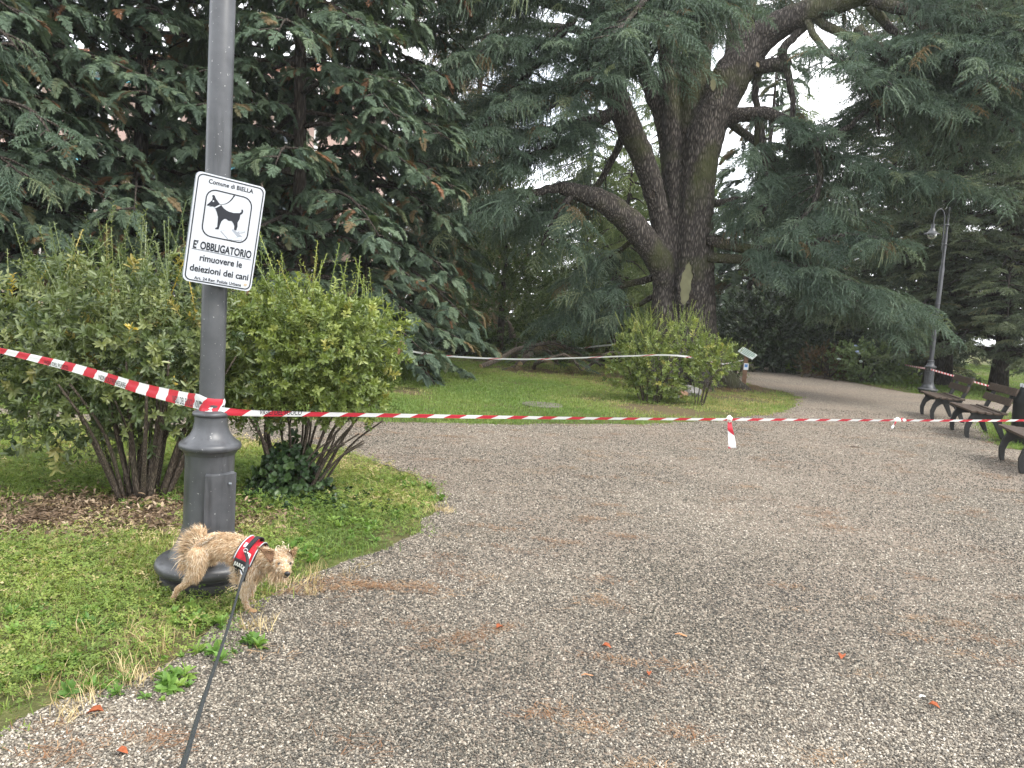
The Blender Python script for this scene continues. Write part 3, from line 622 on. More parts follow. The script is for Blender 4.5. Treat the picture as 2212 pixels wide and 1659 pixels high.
def conifer(name, label, x, y, H, R, z0, nb, key, bark_key, droop=.35, rise=.15, dens=3.0, tint=(.5, .22), r0=.22, sub=.42, sublen=(.35, .9), fs=(.8, 1.25), group=None, topthin=None, lean=(0, 0), cat='tree', curtain=.3, shape=.85):
    root = empty(name, (x, y, 0), label, cat, group)
    tp = np.array([[x + lean[0] * u + .12 * sin(u * 5 + x), y + lean[1] * u + .1 * cos(u * 4 + y), H * u] for u in np.linspace(0, 1, 12)]); tp[0, 2] = -.05
    rr = r0 * (1 - .93 * np.linspace(0, 1, 12)); rr[0] *= 1.45
    tr = MB().tube(tp, rr, 12, wob=.06).build('trunk', M[bark_key], root, smooth=True)
    lines, limb = [], []
    for i in range(nb):
        u = (i + rng.uniform()) / nb; z = z0 + (H - z0) * (u ** 1.25 if topthin is None else u ** topthin); az = i * 2.399 + rng.uniform(-.4, .4)
        L = R * (1 - z / H * .95) ** shape * rng.uniform(.7, 1.15)
        if L < .3: continue
        f = z / H * 11; k = min(int(f), 10); c = tp[k] + (tp[k + 1] - tp[k]) * (f - k)
        t = np.linspace(0, 1, 7)[:, None]; d = np.array([cos(az), sin(az), 0])
        pts = c + d * L * t + np.array([0, 0, 1]) * (rise * L * t - droop * L * t ** 2 + .05 * L * np.sin(t * 4 + i)); lines.append(pts); limb.append((pts, r0 * .16 + .012 * L, .008))
    P, D, Sc, V, tw = boughs(lines, sub, sublen, dens, droop * .8, key, skip=.2, curtain=curtain, fs=fs)
    ok = P[:, 2] > .12; limbs_mesh(limb + tw[::3], 5).build('limbs', M[bark_key], root, smooth=True)
    crown('crown', key, P[ok], D[ok], Sc[ok], V[ok], root, tint)
    return root

# ---- the great cedar
cedar = empty('cedar_tree', tuple(ced_at), 'huge old cedar with a trunk split into several thick stems and drooping boughs', 'tree')
CY = float(ced_at[1])
def px(L): return np.array([at(x, y, CY + dy) for x, y, dy in L])
def pr(w, dy=0): return w / 2 * (CY + dy) / FPX      # half a measured width in metres
STEMS = [  # (points x,y,depth offset), widths
 ([(1498, 850, 0), (1497, 780, 0), (1498, 700, 0), (1499, 620, 0), (1503, 470, 0), (1508, 380, 0), (1520, 300, 0), (1546, 230, 0), (1584, 160, 0), (1625, 100, 0), (1670, 62, -.2), (1740, 28, -.6), (1830, -4, -1), (1960, -60, -1.6)], [170, 118, 92, 82, 74, 76, 84, 82, 80, 70, 60, 52, 46, 38]),
 ([(1436, 850, .0), (1434, 760, .0), (1434, 690, -.05), (1434, 600, -.05), (1430, 500, -.05), (1412, 410, -.1), (1386, 335, -.15), (1352, 262, -.2), (1324, 190, -.3), (1306, 100, -.4), (1296, 0, -.4), (1290, -200, -.3)], [96, 66, 54, 48, 40, 46, 50, 52, 50, 48, 44, 36]),
 ([(1464, 800, .15), (1460, 680, .12), (1457, 600, .12), (1459, 470, .12), (1456, 380, .12), (1452, 260, .2), (1446, 170, .3), (1440, 60, .4), (1436, -120, .5)], [70, 40, 34, 30, 36, 42, 42, 40, 34]),
 ([(1450, 480, .3), (1446, 380, .35), (1434, 270, .4), (1408, 195, .45), (1376, 100, .5), (1340, -60, .6)], [34, 34, 36, 36, 34, 30]),
 ([(1486, 480, .2), (1486, 380, .2), (1490, 280, .2), (1502, 156, .25), (1511, 50, .3), (1516, -150, .4)], [50, 54, 58, 64, 62, 52]),
 ([(1560, 230, .5), (1584, 150, .55), (1598, 70, .6), (1608, -20, .6), (1612, -220, .6)], [48, 52, 54, 52, 40]),
 ([(1438, 620, -.1), (1426, 570, -.2), (1398, 525, -.35), (1352, 472, -.55), (1300, 434, -.8), (1250, 416, -1.0), (1205, 404, -1.2)], [44, 56, 56, 55, 46, 34, 22]),
 ([(1526, 850, -.2), (1530, 780, -.12), (1528, 700, -.05), (1524, 560, 0)], [80, 56, 40, 34]),
]
LIMBS = [
 ([(1545, 265, 0), (1600, 250, -.3), (1660, 246, -.6), (1710, 268, -.9), (1762, 310, -1.1), (1830, 352, -1.3), (1900, 376, -1.5), (2000, 380, -1.8), (2118, 412, -2.2)], 34, 6),
 ([(1530, 515, -.3), (1575, 530, -.5), (1640, 540, -.8), (1740, 528, -1.2), (1840, 508, -1.6), (1925, 520, -2)], 30, 6),
 ([(1530, 555, -.3), (1620, 562, -.8), (1740, 580, -1.4), (1860, 618, -1.9), (1980, 680, -2.3)], 24, 5),
 ([(1600, 575, -.6), (1700, 600, -1.2), (1800, 640, -1.6), (1915, 705, -1.9)], 18, 5),
 ([(1600, 150, 0), (1660, 142, -.2), (1704, 140, -.3)], 30, 28),
 ([(1700, 140, -.3), (1690, 110, -.4), (1715, 80, -.5), (1760, 40, -.6), (1800, 0, -.7)], 20, 14),
 ([(1700, 145, -.3), (1708, 190, -.4), (1712, 240, -.5), (1700, 330, -.5)], 16, 8),
 ([(1640, 150, .1), (1632, 200, 0), (1638, 260, -.1), (1630, 330, -.2)], 18, 9),
 ([(1745, 26, -.6), (1850, 90, -1.2), (1960, 105, -1.8), (2080, 100, -2.4), (2230, 60, -3)], 20, 8),
 ([(1850, -10, -1), (1960, 20, -1.6), (2090, 40, -2.2), (2240, 30, -2.8)], 30, 8),
 ([(1735, 30, -.6), (1775, 100, -1.2), (1850, 160, -2), (1950, 200, -2.4), (2060, 240, -2.7)], 15, 6),
 ([(1960, 20, -1.6), (2060, 110, -2.6), (2160, 170, -3.2), (2260, 210, -3.6)], 20, 6),
 ([(1790, 300, -1.1), (1850, 260, -1.2), (1900, 210, -1), (1960, 180, -.8)], 14, 5),
 ([(1762, 310, -1.1), (1772, 380, -1.3), (1752, 450, -1.4), (1700, 510, -1.4)], 16, 5),
 ([(1640, 246, -.5), (1650, 330, -.6), (1660, 420, -.7), (1640, 480, -.7)], 14, 5),
 ([(1320, 160, -.3), (1250, 110, -1), (1150, 95, -1.8), (1030, 120, -2.4), (915, 190, -2.9)], 26, 6),
 ([(1345, 235, -.2), (1260, 262, -.9), (1150, 285, -1.5), (1030, 290, -2), (905, 330, -2.4)], 22, 6),
 ([(1335, 240, 0), (1250, 290, -.6), (1160, 330, -1.2), (1060, 360, -1.7), (930, 420, -2)], 18, 5),
 ([(1205, 404, -1.2), (1140, 420, -1.5), (1060, 440, -1.8), (960, 500, -2)], 20, 6),
 ([(1240, 412, -1), (1215, 450, -1.3), (1190, 490, -1.5), (1170, 530, -1.5)], 16, 6),
 ([(1300, 40, -.4), (1200, 10, -1), (1090, -10, -1.8), (960, 30, -2.4)], 24, 6),
 ([(1300, 20, -.4), (1250, -30, -1.4), (1180, -40, -2.2), (1080, -30, -3)], 20, 6),
 ([(1480, 10, 0), (1430, 20, -1), (1390, 60, -1.8), (1330, 110, -2.4), (1270, 180, -2.8)], 18, 6),
 ([(1470, 40, -.2), (1450, 70, -1.2), (1420, 100, -2), (1400, 150, -2.6)], 16, 6),
 ([(1490, -30, -.3), (1490, 0, -1.4), (1475, 40, -2.2)], 12, 5),
 ([(1320, 130, -.4), (1290, 150, -1.2), (1240, 200, -1.8), (1180, 240, -2.2)], 14, 5),
 ([(1410, 600, .3), (1340, 620, .6), (1280, 650, .8), (1200, 690, .9)], 18, 5),
 ([(1415, 640, .4), (1350, 670, .7), (1290, 700, .8)], 14, 5),
 ([(1380, 510, .4), (1310, 560, .8), (1250, 600, 1)], 14, 5),
 ([(1290, -100, -.4), (1180, -120, -1), (1050, -110, -2), (900, -60, -2.6)], 24, 6),
 ([(1500, -120, .3), (1400, -90, -1), (1280, -60, -2)], 20, 6),
 ([(1960, -60, -1.6), (2050, -80, -2.2), (2180, -50, -3)], 20, 6),
 ([(1612, -100, .7), (1680, -60, .5), (1780, -30, .3), (1880, 40, .2)], 18, 5),
 ([(1330, 200, -.2), (1260, 190, .4), (1160, 200, .9), (1040, 230, 1.2), (930, 260, 1.4)], 22, 6),
 ([(1310, 90, -.3), (1220, 60, .5), (1120, 60, 1), (1010, 90, 1.4)], 22, 6),
 ([(1350, 280, .2), (1290, 400, .6), (1200, 450, 1), (1100, 500, 1.3)], 18, 5),
 ([(1540, 440, .3), (1620, 430, .8), (1720, 450, 1.2), (1830, 500, 1.4)], 20, 5),
 ([(1570, 260, .3), (1660, 330, .8), (1760, 420, 1.1), (1850, 470, 1.3)], 20, 5),
 ([(1880, 10, -1.2), (1950, 90, -1), (2040, 180, -.8), (2120, 270, -.6)], 20, 5),
 ([(1500, -40, -.5), (1470, 0, -1.6), (1440, 30, -2.4), (1400, 60, -3)], 16, 6),
 ([(1420, -60, -.6), (1400, -10, -1.8), (1360, 40, -2.6), (1320, 80, -3.2)], 16, 6),
 ([(1540, -80, -.5), (1500, -20, -1.5), (1470, 40, -2.4)], 14, 5),
 ([(1850, 60, -1.4), (1930, 140, -1.6), (2010, 230, -1.6), (2080, 330, -1.5)], 20, 5),
 ([(2000, 60, -2), (2080, 150, -2.4), (2170, 260, -2.6), (2240, 330, -2.8)], 20, 5),
 ([(1830, 100, -1.6), (1880, 200, -1.6), (1900, 290, -1.5)], 16, 5),
 ([(2100, 0, -2), (2180, 90, -2.6), (2260, 160, -3)], 18, 5),
 ([(1240, 40, -1.2), (1150, 150, -1.6), (1080, 230, -2), (1000, 330, -2.2)], 18, 5),
 ([(1516, 60, .5), (1570, 40, .9), (1600, 20, 1.4), (1660, 10, 2)], 14, 5),
]
mb = MB()
for L, W in STEMS:
    P = spline(px(L), len(L) * 4); rr = np.interp(np.linspace(0, 1, len(P)), np.linspace(0, 1, len(W)), [pr(w) for w in W])
    mb.tube(P, rr, 14, wob=.05)
for k in range(7):      # root flare
    a = k * .9 + .3; d = np.array([cos(a), sin(a), 0]); c = np.array([ced_at[0] - .05, ced_at[1], 0])
    mb.tube(np.array([c + d * .45 + [0, 0, .9], c + d * .8 + [0, 0, .3], c + d * 1.15 + [0, 0, .04], c + d * 1.6 + [0, 0, -.12]]), [.30, .27, .2, .08], 9)
trunk = mb.build('trunk', M['bark'], cedar, smooth=True)
rm = trunk.modifiers.new('fuse', 'REMESH'); rm.mode = 'VOXEL'; rm.voxel_size = .034; rm.use_smooth_shade = True
tx = bpy.data.textures.new('bark_relief', 'CLOUDS'); tx.noise_scale = .22; tx.noise_depth = 3
dm = trunk.modifiers.new('relief', 'DISPLACE'); dm.texture = tx; dm.strength = .06; dm.mid_level = .5; dm.texture_coords = 'LOCAL'
# pruning scars: the tall pale wound and two sawn stubs
def scar(x, y, dy, w, h, mat, name, lean=0.0):
    c = at(x, y, CY + dy); a = np.linspace(0, tau, 18, endpoint=False)
    q = np.stack([w / 2 * np.cos(a) * (1 - .35 * np.maximum(0, np.sin(a)) ** 2) * (1 + .06 * np.sin(5 * a + x)) + lean * np.sin(a) * h / 2, h / 2 * np.sin(a)], 1)
    Mx = np.eye(4); Mx[:3, 0] = (1, 0, 0); Mx[:3, 1] = (0, 0, 1); Mx[:3, 2] = (0, -1, 0); Mx[:3, 3] = c
    o = MB().prism(q, .02, Mx).build(name, mat, cedar)
    if 'rim' not in name and 'hollow' not in name:
        rim = np.array([c + np.array([1.08 * u, -.02 - .02 * sin(7 * i), 1.06 * v]) for i, (u, v) in enumerate(q)]); rim = np.concatenate([rim, rim[:1]])
        MB().tube(spline(rim, 50), np.array([.022 + .008 * sin(i * 1.7) for i in range(50)]) * (1.6 if h > .8 else 1.0), 7, cap=False, wob=.15).build('callus_rim', M['bark'], o, smooth=True)
    return o
scar(1482, 612, -.44, .30, 1.0, M['cutwood'], 'trunk_wound', .05)
scar(1494, 645, -.47, .12, .4, M['bark_dark'], 'wound_hollow')
scar(1541, 176, -.48, .17, .42, M['cutwood'], 'sawn_stub', .02); scar(1636, 140, -.40, .12, .14, M['palewood'], 'sawn_stub')
scar(1409, 420, -.36, .16, .2, M['bark_dark'], 'sawn_stub')
lm, fl = [], []
for L, w0, w1 in LIMBS:
    P = spline(px(L), len(L) * 4); P += rng.normal(size=P.shape) * .012; lm.append((P, pr(w0), pr(w1))); fl.append(P)
thin = [6, 7, 4, 5]
P, D, Sc, V, tw = boughs([p for i, p in enumerate(fl) if i not in thin], .15, (.6, 1.35), 6.5, .42, 'cedar', skip=.22, curtain=.34, fs=(.75, 1.2))
P2, D2, S2, V2, tw2 = boughs([fl[i] for i in thin], .6, (.4, .8), 2.0, .4, 'cedar', curtain=.2, fs=(.5, .8))
limbs_mesh(lm + tw[::2] + tw2, 6).build('limbs', M['bark'], cedar, smooth=True)
crown('crown', 'cedar', np.concatenate([P, P2]), np.concatenate([D, D2]), np.concatenate([Sc, S2]), np.concatenate([V, V2]), cedar, (.48, .22, .02))

# ---- the row of cypresses on the left
g = 'cypress row behind the shrubs'
def tree_at(p, Y): q = at(p, 700, Y); return float(q[0]), float(q[1])
CYP = [(40, 12.5, 15, 2.9, .7, 'dark cypress behind the grey green shrub, next to the turquoise building'), (290, 13.6, 16, 2.8, .6, 'tall cypress behind the sign, second from the building'),
       (640, 14.2, 17, 3.2, .5, 'cypress with brown dead sprays, behind the light green shrub'), (790, 16.0, 14, 2.9, .4, 'shorter cypress whose low boughs reach over the open lawn'), (-180, 11.0, 14, 3.0, .8, 'cypress at the outer end of the row, mostly hidden'),
       (470, 18.5, 16, 2.8, .6, 'cypress set back behind the row, seen past the post')]
for i, (p, Y, H, R, z0, lab) in enumerate(CYP):
    x, y = tree_at(p, Y)
    conifer('cypress_tree', lab, x, y, H, R, z0, 112, 'cypress', 'bark_dark', .38, .12, 15.0, (.5, .24, .022), .15, .22, (.4, .95), (.32, .72), g, 1.0, shape=.55)
# lone cedar bough of a tree standing off to the left
x, y = tree_at(-330, 10.5)
ob = empty('side_cedar', (x, y, 0), 'cedar off to one side whose drooping bough hangs above the shrubs', 'tree')
tp = np.array([[x, y, -.05], [x, y, 3], [x, y, 7], [x, y, 10]]); MB().tube(tp, [.4, .32, .25, .06], 10).build('trunk', M['bark'], ob, smooth=True)
lines = [spline(np.array([[x, y, 4.6], at(-120, 190, 10), at(0, 215, 9.6), at(70, 240, 9.4), at(110, 290, 9.3)]), 14), spline(np.array([[x, y, 3.9], at(-120, 330, 10), at(-20, 330, 9.8), at(50, 380, 9.6)]), 12), spline(np.array([[x, y, 6], at(-100, 60, 10), at(-10, 60, 9.6), at(40, 110, 9.5)]), 12)]
P, D, Sc, V, tw = boughs(lines, .2, (.3, .6), 3.5, .5, 'cedar', curtain=.3, fs=(.5, .8)); limbs_mesh([(l, .05, .01) for l in lines] + tw, 5).build('limbs', M['bark_dark'], ob)
crown('crown', 'cedar', P, D, Sc, V, ob, (.55, .2))

# ---- trees behind
BG = [('conifer_tree', 'shaggy conifer with brown hanging sprays and a pale bare trunk on the far lawn', 1000, 27, 15, 2.3, 1.0, 50, 'shaggy', 'bark_red', None),
      ('conifer_tree', 'shaggy brown conifer with a broad dark foot by the far lamp post foot', 925, 29, 15, 2.2, 1.6, 42, 'shaggy', 'bark_dark', None),
      ('fir_tree', 'pale green weeping fir behind the heap of broken branches', 1255, 27, 11, 2.6, .6, 56, 'pale', 'bark_dark', None),
      ('fir_tree', 'pale green fir glimpsed between the stems of the great cedar', 1395, 31, 13, 3, .6, 52, 'pale', 'bark_dark', None),
      ('fir_tree', 'pale green weeping fir beside the fallen branches, low over the lawn', 1330, 24.5, 6.5, 1.7, .5, 40, 'pale', 'bark_dark', None),
      ('fir_tree', 'yellow green conifer standing back behind the dark laurel hedge', 1680, 36, 12, 3, .6, 50, 'pale', 'bark_dark', None),
      ('spruce_tree', 'broad spruce with a thick trunk behind the far lamp', 2035, 24.0, 17, 4.0, 2.1, 150, 'spruce', 'bark_dark', 1),
      ('spruce_tree', 'spruce with low blue green sprays sweeping the bright lawn', 2160, 22.5, 15, 3.6, 1.0, 150, 'spruce', 'bark_dark', 1),
      ('spruce_tree', 'tall spruce behind the hydrangea bush', 1900, 30, 17, 4.0, .9, 110, 'spruce', 'bark_dark', 1)]
for nm, lab, p, Y, H, R, z0, nb, key, bk, gk in BG:
    x, y = tree_at(p, Y)
    conifer(nm, lab, x, y, H, R, z0, nb, key, bk, .45 if key != 'spruce' else .3, .1, 6.5, (.5, .24), .32 if p == 2035 else .2, .34, (.5, 1.0), (.9, 1.4), 'spruces on the bright lawn' if gk else None, 1.05, shape=.6)
# broken-off snag trees and hornbeam
def broad_crown(name, label, x, y, ells, key, n, bark_key, stems, cat, tint=(.5, .22), scl=(.8, 1.3), inner=.55, group=None, up=.5, part='crown', shoots=0, shoot_z=None):
    root = empty(name, (x, y, 0), label, cat, group); mb = MB()
    for s in stems: mb.tube(spline(np.array(s[0]), 9), np.linspace(s[1], s[2], 9), 7, wob=.08)
    mb.build('stems' if len(stems) > 1 else 'trunk', M[bark_key], root, smooth=True)
    Pp, D = [], []; tot = sum(e[1][0] * e[1][1] + e[1][0] * e[1][2] + e[1][1] * e[1][2] for e in ells)
    for c, r in ells:
        c, r = np.array(c), np.array(r); k = int(n * (r[0] * r[1] + r[0] * r[2] + r[1] * r[2]) / tot); d = norm(rng.normal(size=(k, 3)))
        wob = 1 + .16 * wnoise(d[:, 0] * 2 + c[0], d[:, 2] * 2 + d[:, 1] * 1.3, 2.3, int(abs(c[0] * 10)) % 97)
        q = (inner + (1 - inner) * rng.uniform(0, 1, k) ** .6)[:, None] * wob[:, None]
        Pp.append(c + d * r * q); D.append(d * .8 + np.array([0, 0, up]) + .35 * rng.normal(size=(k, 3)))
    Pp, D = np.concatenate(Pp), np.concatenate(D); ok = Pp[:, 2] > .06; Pp, D = Pp[ok], D[ok]; K = len(PR[key])
    va = rng.integers(0, 3 if K >= 5 else K, len(Pp)); sc = rng.uniform(*scl, len(Pp))
    if shoots and K >= 5:
        top = np.argsort(-(Pp[:, 2] + .25 * rng.normal(size=len(Pp))))[:shoots]; va[top] = rng.integers(3, 5, len(top)); D[top] = np.array([0, 0, 1]) + .28 * rng.normal(size=(len(top), 3)) + .25 * D[top]; sc[top] = rng.uniform(.6, 1.0, len(top))
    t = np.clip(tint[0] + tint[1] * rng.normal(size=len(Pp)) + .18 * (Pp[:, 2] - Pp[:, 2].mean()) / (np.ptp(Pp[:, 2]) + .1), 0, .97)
    if len(tint) > 2: t[rng.uniform(size=len(Pp)) < tint[2]] = 1.0
    scatter(part, key, Pp, aim_z(D, rng.uniform(0, tau, len(Pp))), sc, va, t, root)
    return root
x, y = tree_at(1082, 22)
broad_crown('hornbeam_tree', 'dense conical broadleaf tree behind the broken branches', x, y, [((x, y, 1.6), (1.5, 1.4, 1.4)), ((x, y, 2.9), (1.15, 1.1, 1.2)), ((x, y, 4.2), (.7, .7, 1.2)), ((x, y, 5.2), (.35, .35, .9))], 'broad', 1500, 'bark_dark',
            [([(x, y, -.05), (x, y, 2), (x, y, 5)], .12, .03)], 'tree', (.42, .22), (.7, 1.1))
def lump(name, lab, p, Y, w, h, key, n, d=None, cat='shrub', tint=(.45, .24), scl=(.8, 1.25), group=None):
    x, y = tree_at(p, Y); d = d or w * .7; rs = [((x + rng.uniform(-.3, .3) * w, y + rng.uniform(-.3, .3) * d, h * rng.uniform(.42, .52)), (w * rng.uniform(.32, .45), d * .4, h * rng.uniform(.42, .5))) for _ in range(4)]
    st = [([(x + rng.uniform(-.1, .1), y, -.03), (x + rng.uniform(-.2, .2) * w, y, h * .4), (x + rng.uniform(-.3, .3) * w, y + rng.uniform(-.2, .2), h * .75)], .035, .012) for _ in range(5)]
    return broad_crown(name, lab, x, y, rs, key, n, 'bark_dark', st, cat, tint, scl, group=group)
lump('laurel_bush', 'dark glossy laurel thicket behind the information post', 1650, 25.5, 3.4, 2.7, 'laurel', 800); lump('laurel_bush', 'dark laurel thicket between the information post and the hydrangea', 1800, 27.5, 3.8, 2.6, 'laurel', 800)
lump('laurel_bush', 'dark shrub behind the hydrangea, at the foot of the spruce', 1960, 28, 3.2, 2.0, 'laurel', 600)
hy = lump('hydrangea_bush', 'rounded hydrangea with pale flower heads at the lawn edge', 1885, 22.8, 2.3, 1.22, 'hydr', 620, 1.4, scl=(.5, .8))
lump('red_shrub', 'low reddish brown shrub beside the hydrangea', 1800, 23.4, 1.6, 1.0, 'redleaf', 300, 1.2, scl=(.5, .8))
for k in range(14):
    a = rng.uniform(0, tau); e = rng.uniform(.1, 1.1); c = np.array(hy.location) + np.array([1.0 * cos(a) * cos(e), -.55 * abs(sin(a)) * cos(e) - .05, .55 + .58 * sin(e)])
    bm = bmesh.new(); bmesh.ops.create_icosphere(bm, subdivisions=2, radius=.055)
    v = np.array([q.co[:] for q in bm.verts]) * (1 + .18 * rng.normal(size=(len(bm.verts), 1))) * [1, 1, .7] + c; f = [tuple(w.index for w in q.verts) for q in bm.faces]; bm.free()
    MB().add(v, f).build('flower_head', M['flower_w'] if k % 4 else M['flower_b'], hy)
lump('evergreen_shrub', 'small dark evergreen shrub beside the fallen branches', 1215, 23, 1.6, 1.5, 'broad', 260); lump('evergreen_shrub', 'dark low shrub under the conical broadleaf tree', 1000, 22.5, 2.2, .8, 'laurel', 260)
lump('low_conifer', 'feathery low conifer at the foot of the great cedar', 1595, 21.5, 1.4, .9, 'broad', 200, tint=(.7, .2), scl=(.4, .7))
# wood beyond
FAR = [(1620, 33), (1700, 38), (-250, 34), (-60, 40), (150, 44), (370, 38), (560, 46), (720, 36), (860, 44), (980, 40), (1130, 38), (1260, 46), (1400, 42), (1560, 44), (1760, 46), (1980, 44), (2180, 40), (2400, 42), (1850, 40), (1480, 52), (1050, 50), (1650, 54)]
for i, (p, Y) in enumerate(FAR):
    x, y = tree_at(p, Y); key = ('cypress', 'spruce', 'pale')[i % 3]
    conifer('distant_conifer', ('dark conifer in the wood beyond the park lawn', 'grey green spruce in the wood beyond the park lawn', 'pale green fir in the wood beyond the park lawn')[i % 3], x, y, (13 if Y < 34 and p > 0 else rng.uniform(6.5, 11)) if p < 1900 else 12, 3.0, .5, 36, key, 'bark_dark', .4, .1, 3.0, (.5, .25), .25, .5, (.7, 1.4), (1.4, 2.2), ('dark conifers', 'grey green spruces', 'pale firs')[i % 3] + ' of the wood beyond', 1.0, shape=.6)

# ------------------------------------------------------------------ near shrubs
def fan_stems(c, n, r, h, spread, r0=(.010, .022), lean=(0, 0)):
    out = []
    for i in range(n):
        a = rng.uniform(0, tau); q = rng.uniform(0, 1) ** .7; b = np.array([c[0] + r * q * cos(a), c[1] + r * q * sin(a), -.04])
        e = b + np.array([spread * q * cos(a) + lean[0], spread * q * sin(a) * .8 + lean[1], h * rng.uniform(.8, 1.1)])
        m = (b + e) / 2 + np.array([rng.normal() * .04, rng.normal() * .04, .08]); out.append(([b, m, e], rng.uniform(*r0), .006))
    return out
def E(x, y, Y, rx, ry, rz): return (tuple(at(x, y, Y)), (rx, ry, rz))
sl_ = shL; Y1 = float(sl_[1])
grey = broad_crown('laurel_shrub', 'large grey green shrub with tall shoots and some yellow leaves, left of the sign post as one faces the cedar', sl_[0], sl_[1],
    [E(260, 780, Y1, .62, .55, .50), E(120, 730, Y1 + .35, .58, .5, .48), E(380, 720, Y1 + .15, .42, .45, .46), E(230, 660, Y1 + .2, .60, .5, .32), E(40, 800, Y1 + .1, .40, .4, .35), E(430, 800, Y1 + .1, .26, .3, .35), E(150, 900, Y1 - .05, .45, .35, .24), E(330, 880, Y1 - .1, .40, .3, .22)],
    'shrub2', 1750, 'stem', fan_stems(sl_, 17, .17, 1.05, .55, (.014, .03)) + fan_stems((sl_[0] - .1, sl_[1]), 9, .1, .75, .5, (.008, .014)), 'shrub', (.45, .22, .006), (.75, 1.15), .35, shoots=130, up=.25)
grey['label'] = 'large grey green shrub with tall shoots and some yellow leaves, behind the slanting barrier tape'
sr_ = shR; Y2 = float(sr_[1])
lime = broad_crown('evergreen_shrub', 'light green small leaved shrub with ivy round its many stems, on the gravel corner', sr_[0], sr_[1],
    [E(680, 780, Y2, .52, .45, .40), E(570, 760, Y2 + .1, .36, .4, .42), E(745, 760, Y2, .32, .4, .34), E(640, 690, Y2 + .05, .48, .4, .22), E(800, 725, Y2 + .05, .20, .3, .22), E(740, 850, Y2 - .05, .34, .3, .16), E(560, 860, Y2, .26, .28, .2)],
    'shrub', 1550, 'stem', fan_stems(sr_, 20, .16, .75, .42, (.010, .022), (.12, 0)) + fan_stems((sr_[0] + .08, sr_[1] - .05), 8, .08, .55, .2, (.006, .011), (.42, -.05)), 'shrub', (.5, .22), (.7, 1.05), .35, shoots=70, up=.25)
# ivy wound round the foot of the light green shrub
iv = empty('ivy_plant', (float(sr_[0]) - .1, float(sr_[1]) - .1, 0), 'dark ivy climbing the foot of the light green shrub', 'ivy')
n = 330; a = rng.uniform(0, tau, n); q = rng.uniform(0, 1, n) ** .6; zz = rng.uniform(0, 1, n) ** 1.4 * .42
P = np.stack([sr_[0] - .05 + (.30 - .25 * zz) * q * np.cos(a) + .1 * zz, sr_[1] - .06 + (.24 - .2 * zz) * q * np.sin(a), .02 + zz * (.6 + .4 * (1 - q))], 1)
scatter('leaves', 'ivy', P, aim_z(np.stack([np.cos(a), np.sin(a) - .4, np.full(n, .5)], 1), rng.uniform(0, tau, n)), rng.uniform(.5, 1.0, n), None, None, iv)
MB().tube([(sr_[0] - .12, sr_[1] - .12, 0), (sr_[0] - .08, sr_[1] - .1, .2), (sr_[0], sr_[1] - .06, .42)], [.012, .009, .005], 6).build('stem', M['stem'], iv)
b = bush_at; Y3 = float(b[1])
broad_crown('evergreen_shrub', 'light green bush with upright shoots standing before the cedar trunk', b[0], b[1],
    [E(1430, 800, Y3, .66, .6, .46), E(1390, 740, Y3, .40, .5, .42), E(1480, 740, Y3, .42, .5, .42), E(1350, 800, Y3, .30, .4, .35), E(1530, 770, Y3, .36, .4, .30), E(1410, 840, Y3, .55, .45, .22)],
    'shrub', 950, 'stem', fan_stems(b, 14, .2, .9, .4, (.012, .025)), 'shrub', (.5, .22), (.85, 1.3), .4, shoots=110)
c2 = ground(1512, 876)
broad_crown('evergreen_shrub', 'thin shrub of a few bare dark stems beside the bush before the cedar', c2[0], c2[1], [E(1535, 800, float(c2[1]), .30, .3, .26), E(1560, 785, float(c2[1]), .2, .25, .2)],
    'shrub', 150, 'stem', fan_stems(c2, 7, .08, .75, .22, (.010, .018), (.12, 0)), 'shrub', (.5, .22), (.7, 1.1), .4, shoots=14)
# small weeds and ground plants: countable rosettes near the gravel edge
WP = [(225, 1478, 1.3), (250, 1490, 1.1), (350, 1488, 1.0), (375, 1480, .9), (478, 1415, 1.0), (460, 1405, .9), (540, 1395, .8), (905, 1090, 1.3), (925, 1080, 1.2), (880, 1105, 1.3), (850, 1120, 1.2), (830, 1070, 1.2), (800, 1140, 1.2), (770, 1155, 1.3), (740, 1130, 1.2), (700, 1160, 1.2), (660, 1200, 1.2), (690, 1190, 1.0),
      (150, 1440, 1.1), (90, 1390, 1.1), (60, 1330, 1.0), (420, 1330, 1.0), (440, 1345, 1.1), (465, 1358, 1.0), (540, 1060, 1.1), (525, 1080, 1.2), (555, 1075, 1.0), (300, 1095, 1.0), (380, 1085, 1.2), (180, 1330, 1.2), (230, 1360, 1.1), (20, 1460, 1.2), (600, 1215, 1.1), (640, 1180, 1.0), (870, 1040, 1.0), (900, 1055, 1.1)]
Q = np.concatenate([ground(x, y)[None, :2] + rng.normal(size=(6, 2)) * .05 * s for x, y, s in WP])
tag(scatter('broad_leaved_weeds', 'weed', np.c_[Q, np.zeros(len(Q))], flat_rot(len(Q), .35), rng.uniform(.35, .85, len(Q))), 'fresh green broad leaved weeds scattered through the near grass', 'weeds', kind='stuff')
n = 260; Q = np.stack([sr_[0] + .05 + rng.normal(size=n) * .35, sr_[1] - .2 + rng.normal(size=n) * .16], 1)
tag(scatter('ivy_ground_cover', 'ivy', np.c_[Q, np.zeros(n)], flat_rot(n, .3), rng.uniform(.4, .8, n), None, rng.uniform(.3, 1, n)), 'ivy creeping over the soil below the light green shrub', 'ivy', kind='stuff')

